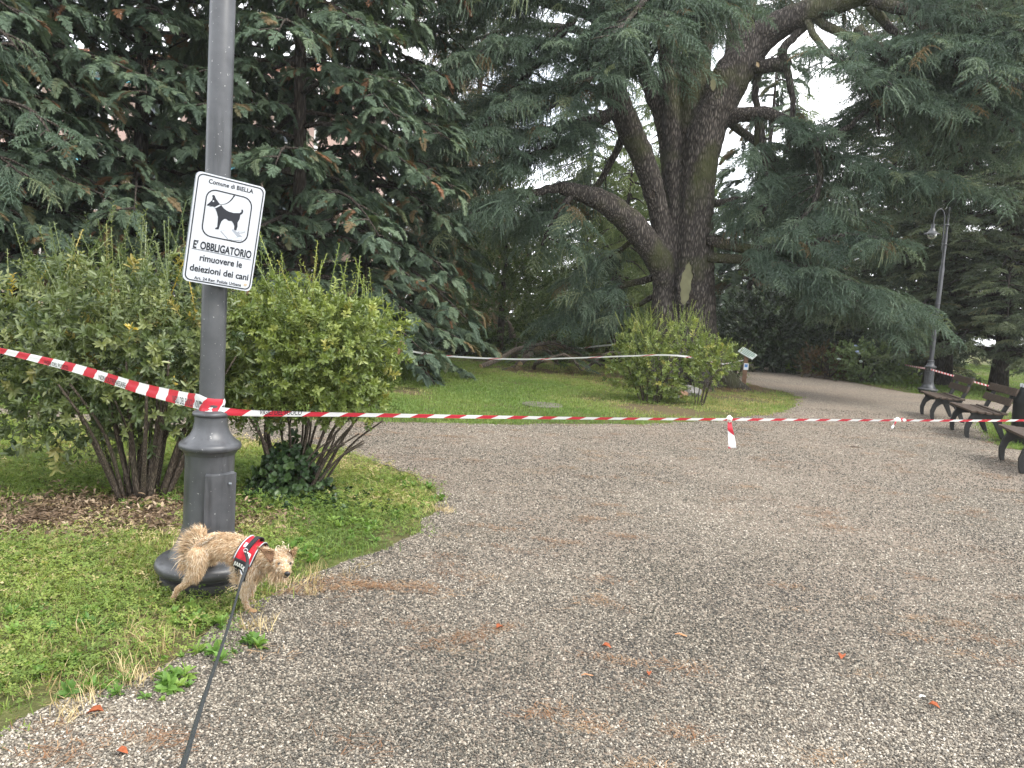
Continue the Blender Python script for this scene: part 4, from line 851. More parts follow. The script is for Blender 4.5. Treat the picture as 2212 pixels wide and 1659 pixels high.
# ------------------------------------------------------------------ lamp posts
def arc(a0, a1, r, c, n=10): return [(c[0] + r * cos(a), c[1] + r * sin(a)) for a in np.linspace(a0, a1, n)]
def lamp_post(label, loc, sc=1.0, door_az=-1.0):
    root = empty('lamp_post', (0, 0, 0), label, 'lamp post', 'old style park lamp posts')
    base = [(.222, -.03), (.222, .055), (.205, .062), (.205, .07)] + arc(-1.3, 1.3, .036, (.212, .108), 8) + [(.205, .148), (.185, .152), (.178, .170), (.15, .215), (.13, .27), (.124, .30)]
    MB().lathe(base, n=48).build('base', M['iron'], root, smooth='auto')
    ped = [(.121, .285), (.119, .33), (.118, .66), (.122, .68)]
    MB().lathe(ped, n=40).build('pedestal', M['iron'], root, smooth='auto')
    mould = [(.122, .675), (.130, .688)] + arc(-1.35, 1.35, .022, (.128, .716), 8) + [(.128, .742), (.118, .750), (.100, .768), (.086, .795), (.079, .83), (.078, .862)]
    MB().lathe(mould, n=40).build('moulding', M['iron'], root, smooth='auto')
    MB().lathe([(.078, .858)] + arc(-1.5, 1.5, .013, (.076, .876), 8) + [(.070, .894), (.060, .897)], n=36).build('collar', M['iron'], root, smooth='auto')
    MB().lathe([(.0595, .89), (.059, 2.2), (.058, 3.35), (.052, 3.36), (.052, 3.40), (.042, 3.42), (.040, 4.2), (.030, 4.22), (.026, 4.86), (.034, 4.87), (.034, 4.90), (.006, 4.92)], n=32).build('shaft', M['iron'], root, smooth='auto')
    for z in ((3.37, 3.95, 4.45) if door_az == -.72 else (2.4, 3.37, 3.95, 4.45)): MB().lathe([(.05, z - .02)] + arc(-1.5, 1.5, .010, (.060 if z < 3.3 else .050, z), 6) + [(.05, z + .02)], n=24).build('shaft_ring', M['iron'], root, smooth=True)
    # service door: raised panel wrapped on the pedestal
    m = 7; a = np.linspace(door_az - .62, door_az + .62, m); V = []
    for rr, z in ((.100, .60), (.134, .585), (.1335, .19), (.100, .19)):
        for q in a: V.append((rr / cos((q - door_az) * .55) * cos(q), rr / cos((q - door_az) * .55) * sin(q), z))
    Fc = [(r * m + j, r * m + j + 1, (r + 1) * m + j + 1, (r + 1) * m + j) for r in range(3) for j in range(m - 1)] + [(0, m, 2 * m, 3 * m), (m - 1, 4 * m - 1, 3 * m - 1, 2 * m - 1)]
    dr = MB().add(V, Fc).build('service_door', M['iron'], root, smooth='auto')
    MB().lathe([(.001, 0), (.006, 0), (.006, .012), (.001, .014)], (0, 0, 0), 10).build('door_bolt', M['sign_back'], dr).matrix_local = Matrix.Translation((.138 * cos(door_az + .25), .138 * sin(door_az + .25), .54)) @ Matrix.Rotation(pi / 2, 4, 'Y')
    # swan neck with bell lamp
    A = np.array([(-.075, 0, 3.75), (-.078, 0, 4.1), (-.085, 0, 4.5), (-.11, 0, 4.72), (-.18, 0, 4.84), (-.27, 0, 4.84), (-.34, 0, 4.74), (-.37, 0, 4.58), (-.37, 0, 4.47)])
    MB().tube(spline(A, 30), .016, 10).build('swan_neck', M['iron'], root, smooth=True)
    for z in (3.95, 4.45): MB().box((-.04, 0, z), (.10, .03, .03)).build('bracket', M['iron'], root, bevel=.004)
    lp = MB().lathe([(.02, 4.47), (.045, 4.46), (.045, 4.36), (.06, 4.33), (.075, 4.29), (.11, 4.25), (.20, 4.20), (.205, 4.19), (.19, 4.19), (.10, 4.225)], (-.37, 0, 0), 32, cap=False).build('lamp_shade', M['iron'], root, smooth='auto')
    MB().lathe([(.115, 4.215), (.125, 4.18), (.115, 4.12), (.08, 4.07), (.03, 4.05), (.004, 4.048)], (-.37, 0, 0), 28, cap=False).build('globe', M['lamp_glass'], lp, smooth=True)
    root.location = loc; root.scale = (sc, sc, sc); return root
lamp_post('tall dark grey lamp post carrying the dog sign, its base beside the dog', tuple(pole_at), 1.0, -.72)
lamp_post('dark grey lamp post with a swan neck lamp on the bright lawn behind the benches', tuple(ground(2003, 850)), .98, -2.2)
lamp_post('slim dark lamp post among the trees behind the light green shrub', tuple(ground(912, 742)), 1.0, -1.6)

# ------------------------------------------------------------------ text helper
def text_mesh(s, size=1.0, bold=0.0):
    cu = bpy.data.curves.new('txt', 'FONT'); cu.body = s; cu.size = size; cu.resolution_u = 3; cu.offset = bold
    o = bpy.data.objects.new('txt', cu); COL.objects.link(o); bpy.context.view_layer.update()
    me = bpy.data.meshes.new_from_object(o.evaluated_get(bpy.context.evaluated_depsgraph_get()))
    v = np.array([q.co[:] for q in me.vertices]); f = [tuple(p.vertices) for p in me.polygons]
    bpy.data.objects.remove(o); bpy.data.curves.remove(cu); bpy.data.meshes.remove(me); return v, f

# ------------------------------------------------------------------ the dog sign
TL, TR, BL = at(415, 366, 3.58), at(565, 404, 3.76), at(394, 605, 3.62)
ex = norm(TR - TL); ez = norm(TL - BL); ez = norm(ez - ex * (ez @ ex) * .6); nrm = norm(np.cross(ex, ez))
W_, H_ = np.linalg.norm(TR - TL), np.linalg.norm(TL - BL)
# measured corner positions on the sign face in a close view -> face coordinates
src = np.array([(235, 112), (1068, 300), (960, 1530), (127, 1410)], float); dst = np.array([(0, H_), (W_, H_), (W_, 0), (0, 0)])
A_, B_ = [], []
for (x, y), (u, v) in zip(src, dst): A_ += [[x, y, 1, 0, 0, 0, -u * x, -u * y], [0, 0, 0, x, y, 1, -v * x, -v * y]]; B_ += [u, v]
hm = np.linalg.solve(np.array(A_), np.array(B_))
def fc(x, y): w = hm[6] * x + hm[7] * y + 1; return np.array([(hm[0] * x + hm[1] * y + hm[2]) / w, (hm[3] * x + hm[4] * y + hm[5]) / w])
SM = np.eye(4); SM[:3, 0] = ex; SM[:3, 1] = ez; SM[:3, 2] = nrm; SM[:3, 3] = BL
def on(d): m = SM.copy(); m[:3, 3] += nrm * d; return m
def rrect(x0, y0, x1, y1, r, n=6):
    o = []
    for cx, cy, a in ((x1 - r, y1 - r, 0), (x0 + r, y1 - r, pi / 2), (x0 + r, y0 + r, pi), (x1 - r, y0 + r, 1.5 * pi)):
        o += [(cx + r * cos(a + q), cy + r * sin(a + q)) for q in np.linspace(0, pi / 2, n)]
    return o
def frame(o, i, d0, d1):
    n = len(o); V = [(*p, d1) for p in o] + [(*p, d1) for p in i]; V = np.array(V) @ SM[:3, :3].T + SM[:3, 3]
    return V, [(k, (k + 1) % n, n + (k + 1) % n, n + k) for k in range(n)]
sg = empty('dog_sign', tuple(BL), 'white municipal dog waste sign with black border, tilted on the lamp post', 'sign')
panel = MB().prism(rrect(0, 0, W_, H_, .025), -.006, SM).build('panel', M['white_metal'], sg)
MB().prism(rrect(-.001, -.001, W_ + .001, H_ + .001, .025), -.014, on(-.006)).build('panel_back', M['sign_back'], sg)
i0, i1 = .0065, .0115
MB().add(*frame(rrect(i0, i0, W_ - i0, H_ - i0, .026), rrect(i1, i1, W_ - i1, H_ - i1, .022), 0, .0012)).build('border', M['ink'], sg)
c = [fc(*p) for p in [(362, 302), (922, 432), (880, 972), (318, 868)]]; bx0, bx1 = (c[0][0] + c[3][0]) / 2, (c[1][0] + c[2][0]) / 2; by0, by1 = (c[2][1] + c[3][1]) / 2, (c[0][1] + c[1][1]) / 2
MB().add(*frame(rrect(bx0, by0, bx1, by1, .045), rrect(bx0 + .0055, by0 + .0055, bx1 - .0055, by1 - .0055, .040), 0, .0012)).build('picture_frame', M['ink'], sg)
def flat(name, pts, mat, d, parent=sg): return MB().prism([fc(*p) for p in pts][::-1], .0006, on(d)).build(name, mat, parent)
dogp = [(372, 512), (395, 492), (432, 455), (440, 420), (432, 408), (425, 405), (445, 393), (460, 400), (480, 440), (520, 490), (545, 510), (580, 550), (610, 570), (640, 585), (700, 600), (770, 600), (788, 588), (792, 575), (788, 562), (800, 555), (812, 570), (810, 595), (800, 612), (780, 622), (775, 670), (752, 712), (755, 760), (742, 808), (715, 795), (718, 760), (705, 725), (680, 695), (640, 692), (615, 672), (590, 672), (560, 700), (545, 740), (530, 798), (490, 795), (488, 782), (512, 770), (515, 650), (495, 590), (468, 535), (440, 528), (400, 532), (420, 520), (376, 520)]
pg = flat('dog_picture', dogp, M['ink'], .0006)
flat('collar_picture', [(470, 536), (528, 504), (541, 514), (478, 550)], M['white_metal'], .0014, pg)
flat('eye_picture', [(448 + 10 * cos(a), 466 + 10 * sin(a)) for a in np.linspace(0, tau, 10, endpoint=False)], M['white_metal'], .0014, pg)
lc = spline(np.array([(535, 503, 0), (600, 494, 0), (655, 455, 0), (690, 405, 0), (697, 394, 0)]), 14); wd = np.linspace(2, 11, 14)
flat('leash_picture', [(p[0] - w * .6, p[1] - w * .8) for p, w in zip(lc, wd)] + [(p[0] + w * .6, p[1] + w * .8) for p, w in zip(lc, wd)][::-1], M['ink'], .0006)
pan = flat('dustpan_picture', [(550, 812), (695, 785), (818, 875), (815, 922), (654, 919)], M['pan_mid'], .0008)
for q, mt in (([(560, 814), (686, 806), (758, 884), (656, 913)], 'white_metal'), ([(563, 810), (692, 790), (690, 802)], 'pan_light'), ([(664, 914), (768, 888), (811, 880), (809, 917)], 'pan_light')): flat('dustpan_face', q, M[mt], .0016, pan)
flat('dustpan_handle', [(758, 818), (842, 806), (852, 818), (845, 828), (778, 838)], M['pan_mid'], .0008); flat('dustpan_face', [(768, 821), (840, 811), (845, 818), (840, 823), (778, 833)], M['white_metal'], .0016, pan)
CAPH = float(text_mesh('E')[0][:, 1].max())
def sign_text(s, a, b_, h, bold, name):
    p, q = fc(*a), fc(*b_); v, f = text_mesh(s, 1.0, bold); x0, x1 = v[:, 0].min(), v[:, 0].max(); cap = CAPH
    u = (v[:, 0] - x0) / (x1 - x0); x = p[0] + u * (q[0] - p[0]); y = p[1] + u * (q[1] - p[1]) + v[:, 1] / cap * h * 1.15
    V = np.c_[x, y, np.full(len(v), .0013)] @ SM[:3, :3].T + SM[:3, 3]; return MB().add(V, f).build(name, M['ink'], sg)
def hpx(a, b_): return abs(fc(*a)[1] - fc(*b_)[1])
sign_text('Comune di BIELLA', (380, 254), (918, 369), hpx((383, 212), (380, 254)), .02, 'lettering')
sign_text("E' OBBLIGATORIO", (232, 1016), (938, 1131), hpx((237, 940), (232, 1016)), .03, 'lettering')
sign_text('rimuovere le', (320, 1170), (834, 1246), hpx((325, 1110), (320, 1175)) * 1.0, .022, 'lettering')
sign_text('deiezioni dei cani', (206, 1287), (918, 1393), hpx((325, 1110), (320, 1175)) * 1.0, .022, 'lettering')
sign_text('Art. 24 Reg. Polizia Urbana', (266, 1391), (838, 1469), hpx((270, 1360), (268, 1391)), .02, 'lettering')
flat('rule_line', [(218, 1024), (942, 1148), (942, 1153), (218, 1029)], M['ink'], .0006)
flat('rust_spot', [(890 + 22 * cos(a), 1447 + 16 * sin(a)) for a in np.linspace(0, tau, 9, endpoint=False)], M['rust'], .0006)
for zz in (.12, H_ - .12):      # clamp bands round the post
    z = float(BL[2] + zz * ez[2] + .17 * ex[2]); MB().lathe([(.0605, z - .012), (.0635, z - .012), (.0635, z + .012), (.0605, z + .012)], (pole_at[0], pole_at[1], 0), 30, cap=False).build('clamp', M['sign_back'], sg)
    f0 = BL + ex * W_ * .5 + ez * zz - nrm * .012; MB().tube([f0, np.array([pole_at[0], pole_at[1] - .055, z])], .014, 8).build('clamp_arm', M['sign_back'], sg)

# ------------------------------------------------------------------ barrier tape
def tape(name, label, ctrl, width, n=80, twist=None, u0=0.0, text=None, group='red and white barrier tapes', mat='tape'):
    """ctrl: points, width list (m), twist list (rad; 0 = upright)"""
    P = spline(np.array(ctrl), n); wd = np.interp(np.linspace(0, 1, n), np.linspace(0, 1, len(width)), width); tw = np.interp(np.linspace(0, 1, n), np.linspace(0, 1, len(twist or [0, 0])), twist or [0, 0])
    T = norm(np.gradient(P, axis=0)); side = norm(np.cross(T, [0, 0, 1.0])); up = np.cross(side, T); S = up * np.cos(tw)[:, None] + side * np.sin(tw)[:, None]
    cum = np.r_[0, np.cumsum(np.linalg.norm(np.diff(P, axis=0), axis=1))]; K = 5; V, UV = [], []
    for j in range(K):
        f = j / (K - 1) - .5; V.append(P + S * (wd * f)[:, None] + side * (.003 * wd / .07 * np.cos(f * 9 + cum * 3))[:, None]); UV.append(np.c_[cum + u0, np.full(n, f)])
    V = np.concatenate(V); UV = np.concatenate(UV); Fc = [(j * n + i, j * n + i + 1, (j + 1) * n + i + 1, (j + 1) * n + i) for j in range(K - 1) for i in range(n - 1)]
    root = empty(name, tuple(P[0]), label, 'barrier tape', group)
    o = MB().add(V, Fc).build('strip', M[mat], root, smooth=True); uv = o.data.uv_layers.new(name='UVMap')
    for l in o.data.loops: uv.data[l.index].uv = UV[l.vertex_index]
    def place(s, start, h, off=0.0, flip=1):
        v, f = text_mesh(s, 1.0, .01); L = (v[:, 0].max() - v[:, 0].min()); sx = h * .75; sarc = start + flip * (v[:, 0] - v[:, 0].min()) * sx
        q = np.stack([np.interp(sarc, cum, P[:, k]) for k in range(3)], 1); sS = np.stack([np.interp(sarc, cum, S[:, k]) for k in range(3)], 1); sd = norm(np.stack([np.interp(sarc, cum, side[:, k]) for k in range(3)], 1))
        tocam = np.sign(np.sum((CAM - q) * sd, 1))[:, None]
        ww = np.interp(sarc, cum, wd)
        MB().add(q + sS * ((v[:, 1] / CAPH - .5) * h * (ww / wd.max()) + off * ww)[:, None] + sd * tocam * .006, f).build('lettering', M['ink'], root)
    for args in (text or []): place(*args)
    return root, P, cum
px_, py_ = float(pole_at[0]), float(pole_at[1])
tl0 = at(0, 757, 4.75); tl00 = at(-140, 726, 4.95); pz = .90
def ring(a, z): return np.array([px_ + .063 * cos(a), py_ + .063 * sin(a), z])
z1 = at(450, 876, py_ - .06)[2]
left_ctrl = [at(-300, 692, 5.2), tl00, tl0, at(160, 795, 4.5), at(300, 838, 4.2), at(400, 862, 3.92), ring(-2.6, z1 + .012), ring(-1.57, z1), ring(-.5, z1 - .006), ring(.4, z1 - .01)]
seg = [np.linalg.norm(np.array(left_ctrl[i + 1]) - np.array(left_ctrl[i])) for i in range(len(left_ctrl) - 1)]
Ltot = sum(seg)
dd = Ltot - sum(seg[6:])
tape('barrier_tape', 'red and white barrier tape slanting down to the lamp post before the shrub', left_ctrl, [.036, .036, .036, .055, .066, .072, .075, .075, .075, .075], 130, [.3, .2, .2, .1, .05, 0, 0, 0, 0, 0], .02,
     [('NON OLTREPASSARE', dd - 1.02, .036, -.12), ('VIGILI DEL FUOCO', dd - 1.52, .034, -.15), ('NON OLTREPASSARE', dd - 2.35, .034, -.15), ('VIGILI DEL FUOCO  -  NON', dd - .30, .036, -.16)])
z2 = at(455, 889, py_ - .06)[2]
rc = [ring(2.6, z2), ring(-2.2, z2), ring(-1.3, z2), ring(-.45, z2), at(560, 893, 3.86), at(760, 896, 4.1), at(1000, 900, 4.4), at(1300, 904, 4.8), at(1578, 906, 5.2), at(1935, 908, 5.75), at(2212, 908, 6.2), at(2500, 900, 6.8), at(2700, 890, 7.2)]
_, RP, rcum = tape('barrier_tape', 'long red and white barrier tape stretched from the lamp post across the gravel', rc, [.040, .040, .040, .040, .034, .027, .023, .021, .019, .018, .018, .02, .02], 200, [0, 0, 0, 0, .3, .5, .4, .6, .4, .5, .3, .2, 0], .08, [('VIGILI DEL FUOCO', .38, .034, .28)])
def tail(name, label, x, y, Y, pts, w):
    root = empty(name, tuple(at(x, y, Y)), label, 'tape end', 'knotted ends of the long tape'); k = at(x, y, Y)
    bm = bmesh.new(); bmesh.ops.create_icosphere(bm, subdivisions=2, radius=.02); v = np.array([q.co[:] for q in bm.verts]) * (1 + .25 * rng.normal(size=(len(bm.verts), 1))) + k; f = [tuple(z.index for z in q.verts) for q in bm.faces]; bm.free()
    MB().add(v, f).build('knot', M['tag_white'], root, smooth=True)
    P = spline(np.array([at(a, b_, Y - .01) for a, b_ in pts]), 14); T = norm(np.gradient(P, axis=0)); S = norm(np.cross(T, [0, 1, 0])); wd = np.linspace(w * .4, w, 14)[:, None]
    V = np.concatenate([P - S * wd / 2, P + np.array([0, .012, 0]) * np.sin(np.arange(14))[:, None], P + S * wd / 2]); Fc = [(j * 14 + i, j * 14 + i + 1, (j + 1) * 14 + i + 1, (j + 1) * 14 + i) for j in range(2) for i in range(13)]
    o = MB().add(V, Fc).build('hanging_end', M['tape'], root, smooth=True); uv = o.data.uv_layers.new(name='UVMap'); UV = np.concatenate([np.c_[np.linspace(.1, .1 + .014 * 14, 14), np.full(14, q)] for q in (-.5, 0, .5)])
    for l in o.data.loops: uv.data[l.index].uv = UV[l.vertex_index]
tail('tape_end', 'white and red tape end hanging from the knot over the gravel', 1576, 906, 5.19, [(1576, 907), (1577, 925), (1580, 945), (1582, 968)], .055)
tail('tape_end', 'short red tape end hanging from the knot nearer the benches', 1938, 908, 5.75, [(1938, 908), (1932, 916), (1926, 926)], .02)
tail('tape_end', 'short loose tape end sticking out of the knot nearer the benches', 1940, 908, 5.76, [(1940, 908), (1950, 905), (1956, 910)], .025)
tape('barrier_tape', 'thin white and red tape sagging between the light green shrub and the information post', [at(858, 752, 13.5), at(920, 764, 13.6), at(1010, 772, 13.8), at(1130, 776, 13.6), at(1250, 773, 13.3), at(1360, 769, 13.0), at(1440, 767, 12.9), at(1500, 773, 13.5), at(1560, 786, 16), at(1606, 778, 18.6)], [.036, .034, .032, .03, .034, .034], 90, [.2, .5, .8, .3, .2], mat='tape_pale')
tape('barrier_tape', 'white tape running from the slim far lamp post towards the conical tree', [at(905, 742, 27.5), at(960, 738, 27), at(1030, 728, 26)], [.06, .06], 20, mat='tape_pale')
tape('barrier_tape', 'white tape above the far lawn, from behind the shrub to the slim lamp post', [at(850, 722, 24), at(880, 721, 26), at(909, 722, 28.8)], [.06, .06], 12, mat='tape_pale')
tape('barrier_tape', 'white tape glimpsed behind the heap of branches', [at(1150, 764, 24), at(1260, 751, 23.5), at(1330, 744, 23)], [.05, .05], 20, mat='tape_pale')
tape('barrier_tape', 'red and white tape sloping from the far lamp post across the bright lawn', [at(2003, 796, 20.3), at(2060, 812, 18.5), at(2130, 832, 16.5), at(2212, 853, 14.8), at(2330, 880, 13)], [.05, .05], 60, [.2, .6, .2])
tape('barrier_tape', 'red and white tape between the hydrangea and the far lamp post', [at(1946, 786, 23), at(1975, 792, 21.6), at(2001, 796, 20.4)], [.05, .05], 20, [.2, .4])

# ------------------------------------------------------------------ benches and bin
def bench(label, far, near, mat_tint=0):
    far, near = np.array(far), np.array(near); Lb = 1.35; ax = norm((near - far)[:2]); c = (far + near)[:2] / 2
    root = empty('park_bench', (0, 0, 0), label, 'bench', 'park benches beside the gravel')
    # local: x = along the length, y = from front (0) to back
    def legp(x):
        pr_ = [(.02, 0), (.07, 0), (.065, .05), (.06, .14), (.09, .24), (.16, .30), (.27, .31), (.36, .26), (.42, .15), (.50, .0), (.56, 0), (.53, .08), (.49, .20), (.47, .33), (.505, .42), (.56, .56), (.625, .80), (.585, .82), (.53, .66), (.47, .50), (.44, .415), (.30, .385), (.10, .415), (.03, .40), (.06, .36), (.02, .28), (-.01, .16), (.0, .06)]
        Mx = np.eye(4); Mx[:3, 0] = (0, 1, 0); Mx[:3, 1] = (0, 0, 1); Mx[:3, 2] = (1, 0, 0); Mx[:3, 3] = (x - .0225, 0, 0)
        return MB().prism(pr_, .045, Mx)
    for x in (-.45, .45): legp(x).build('leg_frame', M['black_iron'], root, bevel=.008)
    for i, (y, z, rx) in enumerate([(.045, .425, .10), (.145, .418, .02), (.245, .412, 0), (.345, .414, -.02), (.435, .426, -.06)]):
        MB().box((0, 0, 0), (Lb, .085, .032)).build('seat_slat', M['bench_wood'], root, bevel=.006).matrix_local = Matrix.Translation((0, y, z)) @ Matrix.Rotation(rx, 4, 'X')
    for y, z in ((.505, .60), (.565, .755)):
        MB().box((0, 0, 0), (Lb, .03, .115)).build('back_slat', M['bench_wood'], root, bevel=.006).matrix_local = Matrix.Translation((y * 0, y - .005, z)) @ Matrix.Rotation(-.33, 4, 'X')
    MB().tube([(-.45, .30, .345), (.45, .30, .345)], .012, 8).build('tie_rod', M['black_iron'], root)
    root.location = (c[0], c[1], .004); root.rotation_euler = (0, 0, math.atan2(ax[1], ax[0])); return root
def bench_px(lab, a, b_): bench(lab, ground(*a), ground(*b_))
bench_px('brown slatted bench at the end of the row away from the litter bin', (1988, 896), (2006, 906))
bench_px('dark slatted bench in the middle of the row, in front of the far lamp', (2051, 929), (2081, 945))
bench_px('grey weathered slatted bench beside the litter bin, with cast iron legs', (2151, 992), (2203, 1026))
bc = ground(2226, 962); bn = empty('litter_bin', (0, 0, 0), 'black metal litter bin with a ribbed domed top beside the benches', 'bin')
MB().lathe([(.24, 0), (.25, .02), (.265, .06), (.285, .60), (.285, .62)], n=32).build('body', M['bin'], bn, smooth='auto')
lid = MB().lathe([(.30, .60), (.30, .66), (.27, .74), (.22, .82), (.20, .86), (.20, .88), (.12, .90), (.02, .905)], n=32).build('lid', M['bin'], bn, smooth='auto')
for k in range(20):
    a = k * tau / 20; MB().box((.215 * cos(a), .215 * sin(a), .86), (.02, .018, .05), Matrix.Rotation(a, 3, 'Z')).build('lid_rib', M['white_metal'] if False else M['reflect'], lid)
bn.location = (bc[0], bc[1], .009)

# ------------------------------------------------------------------ information post
ip = ground(1606, 834); info = empty('information_post', (0, 0, 0), 'short wooden post with a tilted pale information panel by the cedar', 'sign')
MB().box((0, 0, .36), (.10, .10, .78)).build('post', M['post_wood'], info, bevel=.01)
pm = Matrix.Translation((.02, -.02, .80)) @ Matrix.Rotation(.30, 4, 'Y') @ Matrix.Rotation(.55, 4, 'X') @ Matrix.Rotation(-.3, 4, 'Z')
pl = MB().box((0, 0, 0), (.40, .28, .02)).build('panel', M['panel_face'], info, bevel=.004); pl.matrix_local = pm
for y, w in ((.09, .30), (.03, .36), (-.03, .34), (-.09, .2)): MB().box((0, y, .0115), (w, .025, .002)).build('printed_line', M['panel_green'], pl)
nt = MB().box((.015, -.055, .48), (.11, .006, .16)).build('notice', M['paper'], info); MB().box((.015, -.0595, .50), (.07, .002, .07)).build('notice_print', M['blue'], nt)
info.location = tuple(ip); info.rotation_euler = (0, 0, -.25)

# ------------------------------------------------------------------ broken branches, snag, stones, cover
pile = [((1040, 796), (1300, 800), .07, 1.0), ((1120, 790), (1270, 770), .08, .9), ((1180, 765), (1330, 785), .07, 1.0), ((1085, 778), (1200, 770), .05, .6), ((1205, 790), (1110, 800), .05, .5), ((1240, 775), (1160, 760), .06, .5), ((1150, 800), (1260, 812), .05, .4), ((1260, 800), (1400, 795), .045, .7)]
for i, (a, b_, r, sway) in enumerate(pile):
    A0, B0 = ground(*a), ground(*b_); mid = (A0 + B0) / 2 + np.array([0, rng.normal() * .3, .45 + .45 * rng.uniform()]); A0[2] = .05; B0[2] = .06 + .15 * rng.uniform()
    line = spline(np.array([A0, mid, B0]), 12) + rng.normal(size=(12, 3)) * .03; line[:, 2] = np.maximum(line[:, 2], .05)
    lab = ['longest broken bough lying low across the lawn', 'thick broken bough with a pale sawn end on top of the heap', 'forked bough arching over the heap of branches', 'small broken bough at the hornbeam side of the heap', 'leafy bough lying at the front of the heap', 'short thick bough lying crosswise in the heap', 'low broken branch spread over the grass before the heap', 'thin branch trailing from the heap towards the cedar'][i]
    rt = empty('fallen_branch', tuple(A0), lab, 'branch', 'broken cedar branches on the lawn')
    MB().tube(line, np.linspace(r, r * .35, 12), 8, wob=.12).build('wood', M['twig'], rt, smooth=True)
    MB().tube([line[0] - (line[1] - line[0]) * .02, line[0] - (line[1] - line[0]) * .06], r * .9, 8).build('broken_end', M['palewood'], rt)
    P, D, Sc, V, tw = boughs([line], .22, (.4, .9), 2.2, .3, 'cedar', skip=.25, curtain=.1, fs=(.5, .8)); P[:, 2] = np.clip(P[:, 2], .05, .7)
    limbs_mesh([(np.maximum(q[0], [-99, -99, .02]), q[1], q[2]) for q in tw], 5).build('side_twigs', M['twig'], rt)
    crown('needles', 'cedar', P[::2], D[::2], Sc[::2], V[::2], rt, (.6, .25, .45), flat=.2)
sn = ground(1112, 778); rt = empty('broken_snag', tuple(sn), 'leaning broken stem with a torn reddish top beside the heap of branches', 'snag')
sp = spline(np.array([sn - [0, 0, .1], at(1108, 730, sn[1]), at(1098, 700, sn[1]), at(1082, 690, sn[1])]), 12); MB().tube(sp, np.linspace(.11, .07, 12), 9, wob=.1).build('stem', M['twig'], rt, smooth=True)
MB().tube([sp[-1], sp[-1] + (sp[-1] - sp[-2]) * .6 + [0, 0, .04]], [.08, .03], 7, wob=.3).build('torn_top', M['bark_chip'], rt)
def rock(name, label, c, s, mat='stone', cat='rock', group=None):
    bm = bmesh.new(); bmesh.ops.create_icosphere(bm, subdivisions=3, radius=1); v = np.array([q.co[:] for q in bm.verts])
    v = v * (1 + .14 * np.sin(v[:, :1] * 3.1 + c[0]) + .1 * np.sin(v[:, 1:2] * 5 + v[:, 2:] * 4) + .03 * rng.normal(size=(len(v), 1))) * np.array(s) + np.array(c) + [0, 0, s[2] * .7]; f = [tuple(z.index for z in q.verts) for q in bm.faces]; bm.free()
    return tag(MB().add(v, f).build(name, M[mat]), label, cat, group)
rock('boulder', 'grey boulder behind the thin stemmed shrub', ground(1492, 858), (.20, .16, .14)); rock('boulder', 'small tan boulder beside the grey boulder', ground(1470, 860), (.14, .12, .10), 'post_wood'); rock('boulder', 'pale flat boulder under the bush before the cedar', ground(1450, 862), (.16, .12, .07))
mh = ground(1172, 876); tag(MB().lathe([(.0, .0), (.33, .0), (.34, .012), (.33, .022), (.02, .024)], tuple(mh), 24).build('manhole_cover', M['concrete'], smooth='auto'), 'flat dull inspection cover set in the lawn', 'cover')
LV = [('fallen_leaf', 'orange leaf on the gravel near the grass edge, under the leash', 214, 1546, .030, 'red_leaf'), ('fallen_leaf', 'small orange leaf on the gravel at the front, below the leash', 258, 1632, .022, 'red_leaf'), ('fallen_leaf', 'bright red curled leaf on the open gravel', 1819, 1423, .026, 'red_leaf'), ('fallen_leaf', 'orange red leaf near the pale chip on the gravel', 2011, 1530, .024, 'red_leaf'),
      ('fallen_leaf', 'dull orange leaf on the gravel near the bark sliver', 1305, 1402, .024, 'red_leaf'), ('fallen_leaf', 'tiny red leaf standing on edge in the gravel', 1402, 1460, .016, 'red_leaf'), ('fallen_leaf', 'orange brown leaf on the gravel beyond the dog', 1075, 1362, .024, 'red_leaf')]
for nm, lab, x, y, s, mt in LV:
    c = ground(x, y); a = rng.uniform(0, tau); v, f = leaf_geo(np.array([-.5 * s, 0, .004]), np.array([1, 0, .2]), np.array([0, .15, 1.0]), s * 1.8, s * 1.3, .35, .7)
    o = MB().add(v, f).build(nm, M[mt], smooth=True); o.location = (c[0], c[1], .011); o.rotation_euler = (.2, 0, a); sd_ = o.modifiers.new('thick', 'SOLIDIFY'); sd_.thickness = .001; tag(o, lab, 'leaf', 'coloured leaves on the gravel')
def sliver(name, lab, x, y, L, w, mat, rz, cat):
    c = ground(x, y); pts = np.array([(-L / 2, 0, .008), (-L / 6, .004, .013), (L / 5, -.003, .012), (L / 2, .002, .008)]); o = MB().tube(pts, [w * .6, w, w * .9, w * .5], 7, wob=.2, ell=.5).build(name, M[mat]); o.location = (c[0], c[1], .006); o.rotation_euler = (0, 0, rz); tag(o, lab, cat)
sliver('bark_sliver', 'pale orange sliver of bark on the open gravel', 1470, 1378, .055, .007, 'bark_chip', -.3, 'bark'); sliver('bark_sliver', 'thin straight orange bark stick on the gravel', 1268, 1466, .05, .004, 'bark_chip', .05, 'bark')
sliver('dead_stick', 'short dark stick on the gravel beyond the knot', 1846, 968, .14, .014, 'dark_stick', .1, 'stick'); sliver('dead_stick', 'dead stick lying at the foot of the light green shrub', 780, 970, .22, .008, 'twig', .2, 'stick'); sliver('bark_sliver', 'pale chip on the gravel near the red leaves', 1992, 1512, .03, .006, 'tag_white', .3, 'chip')

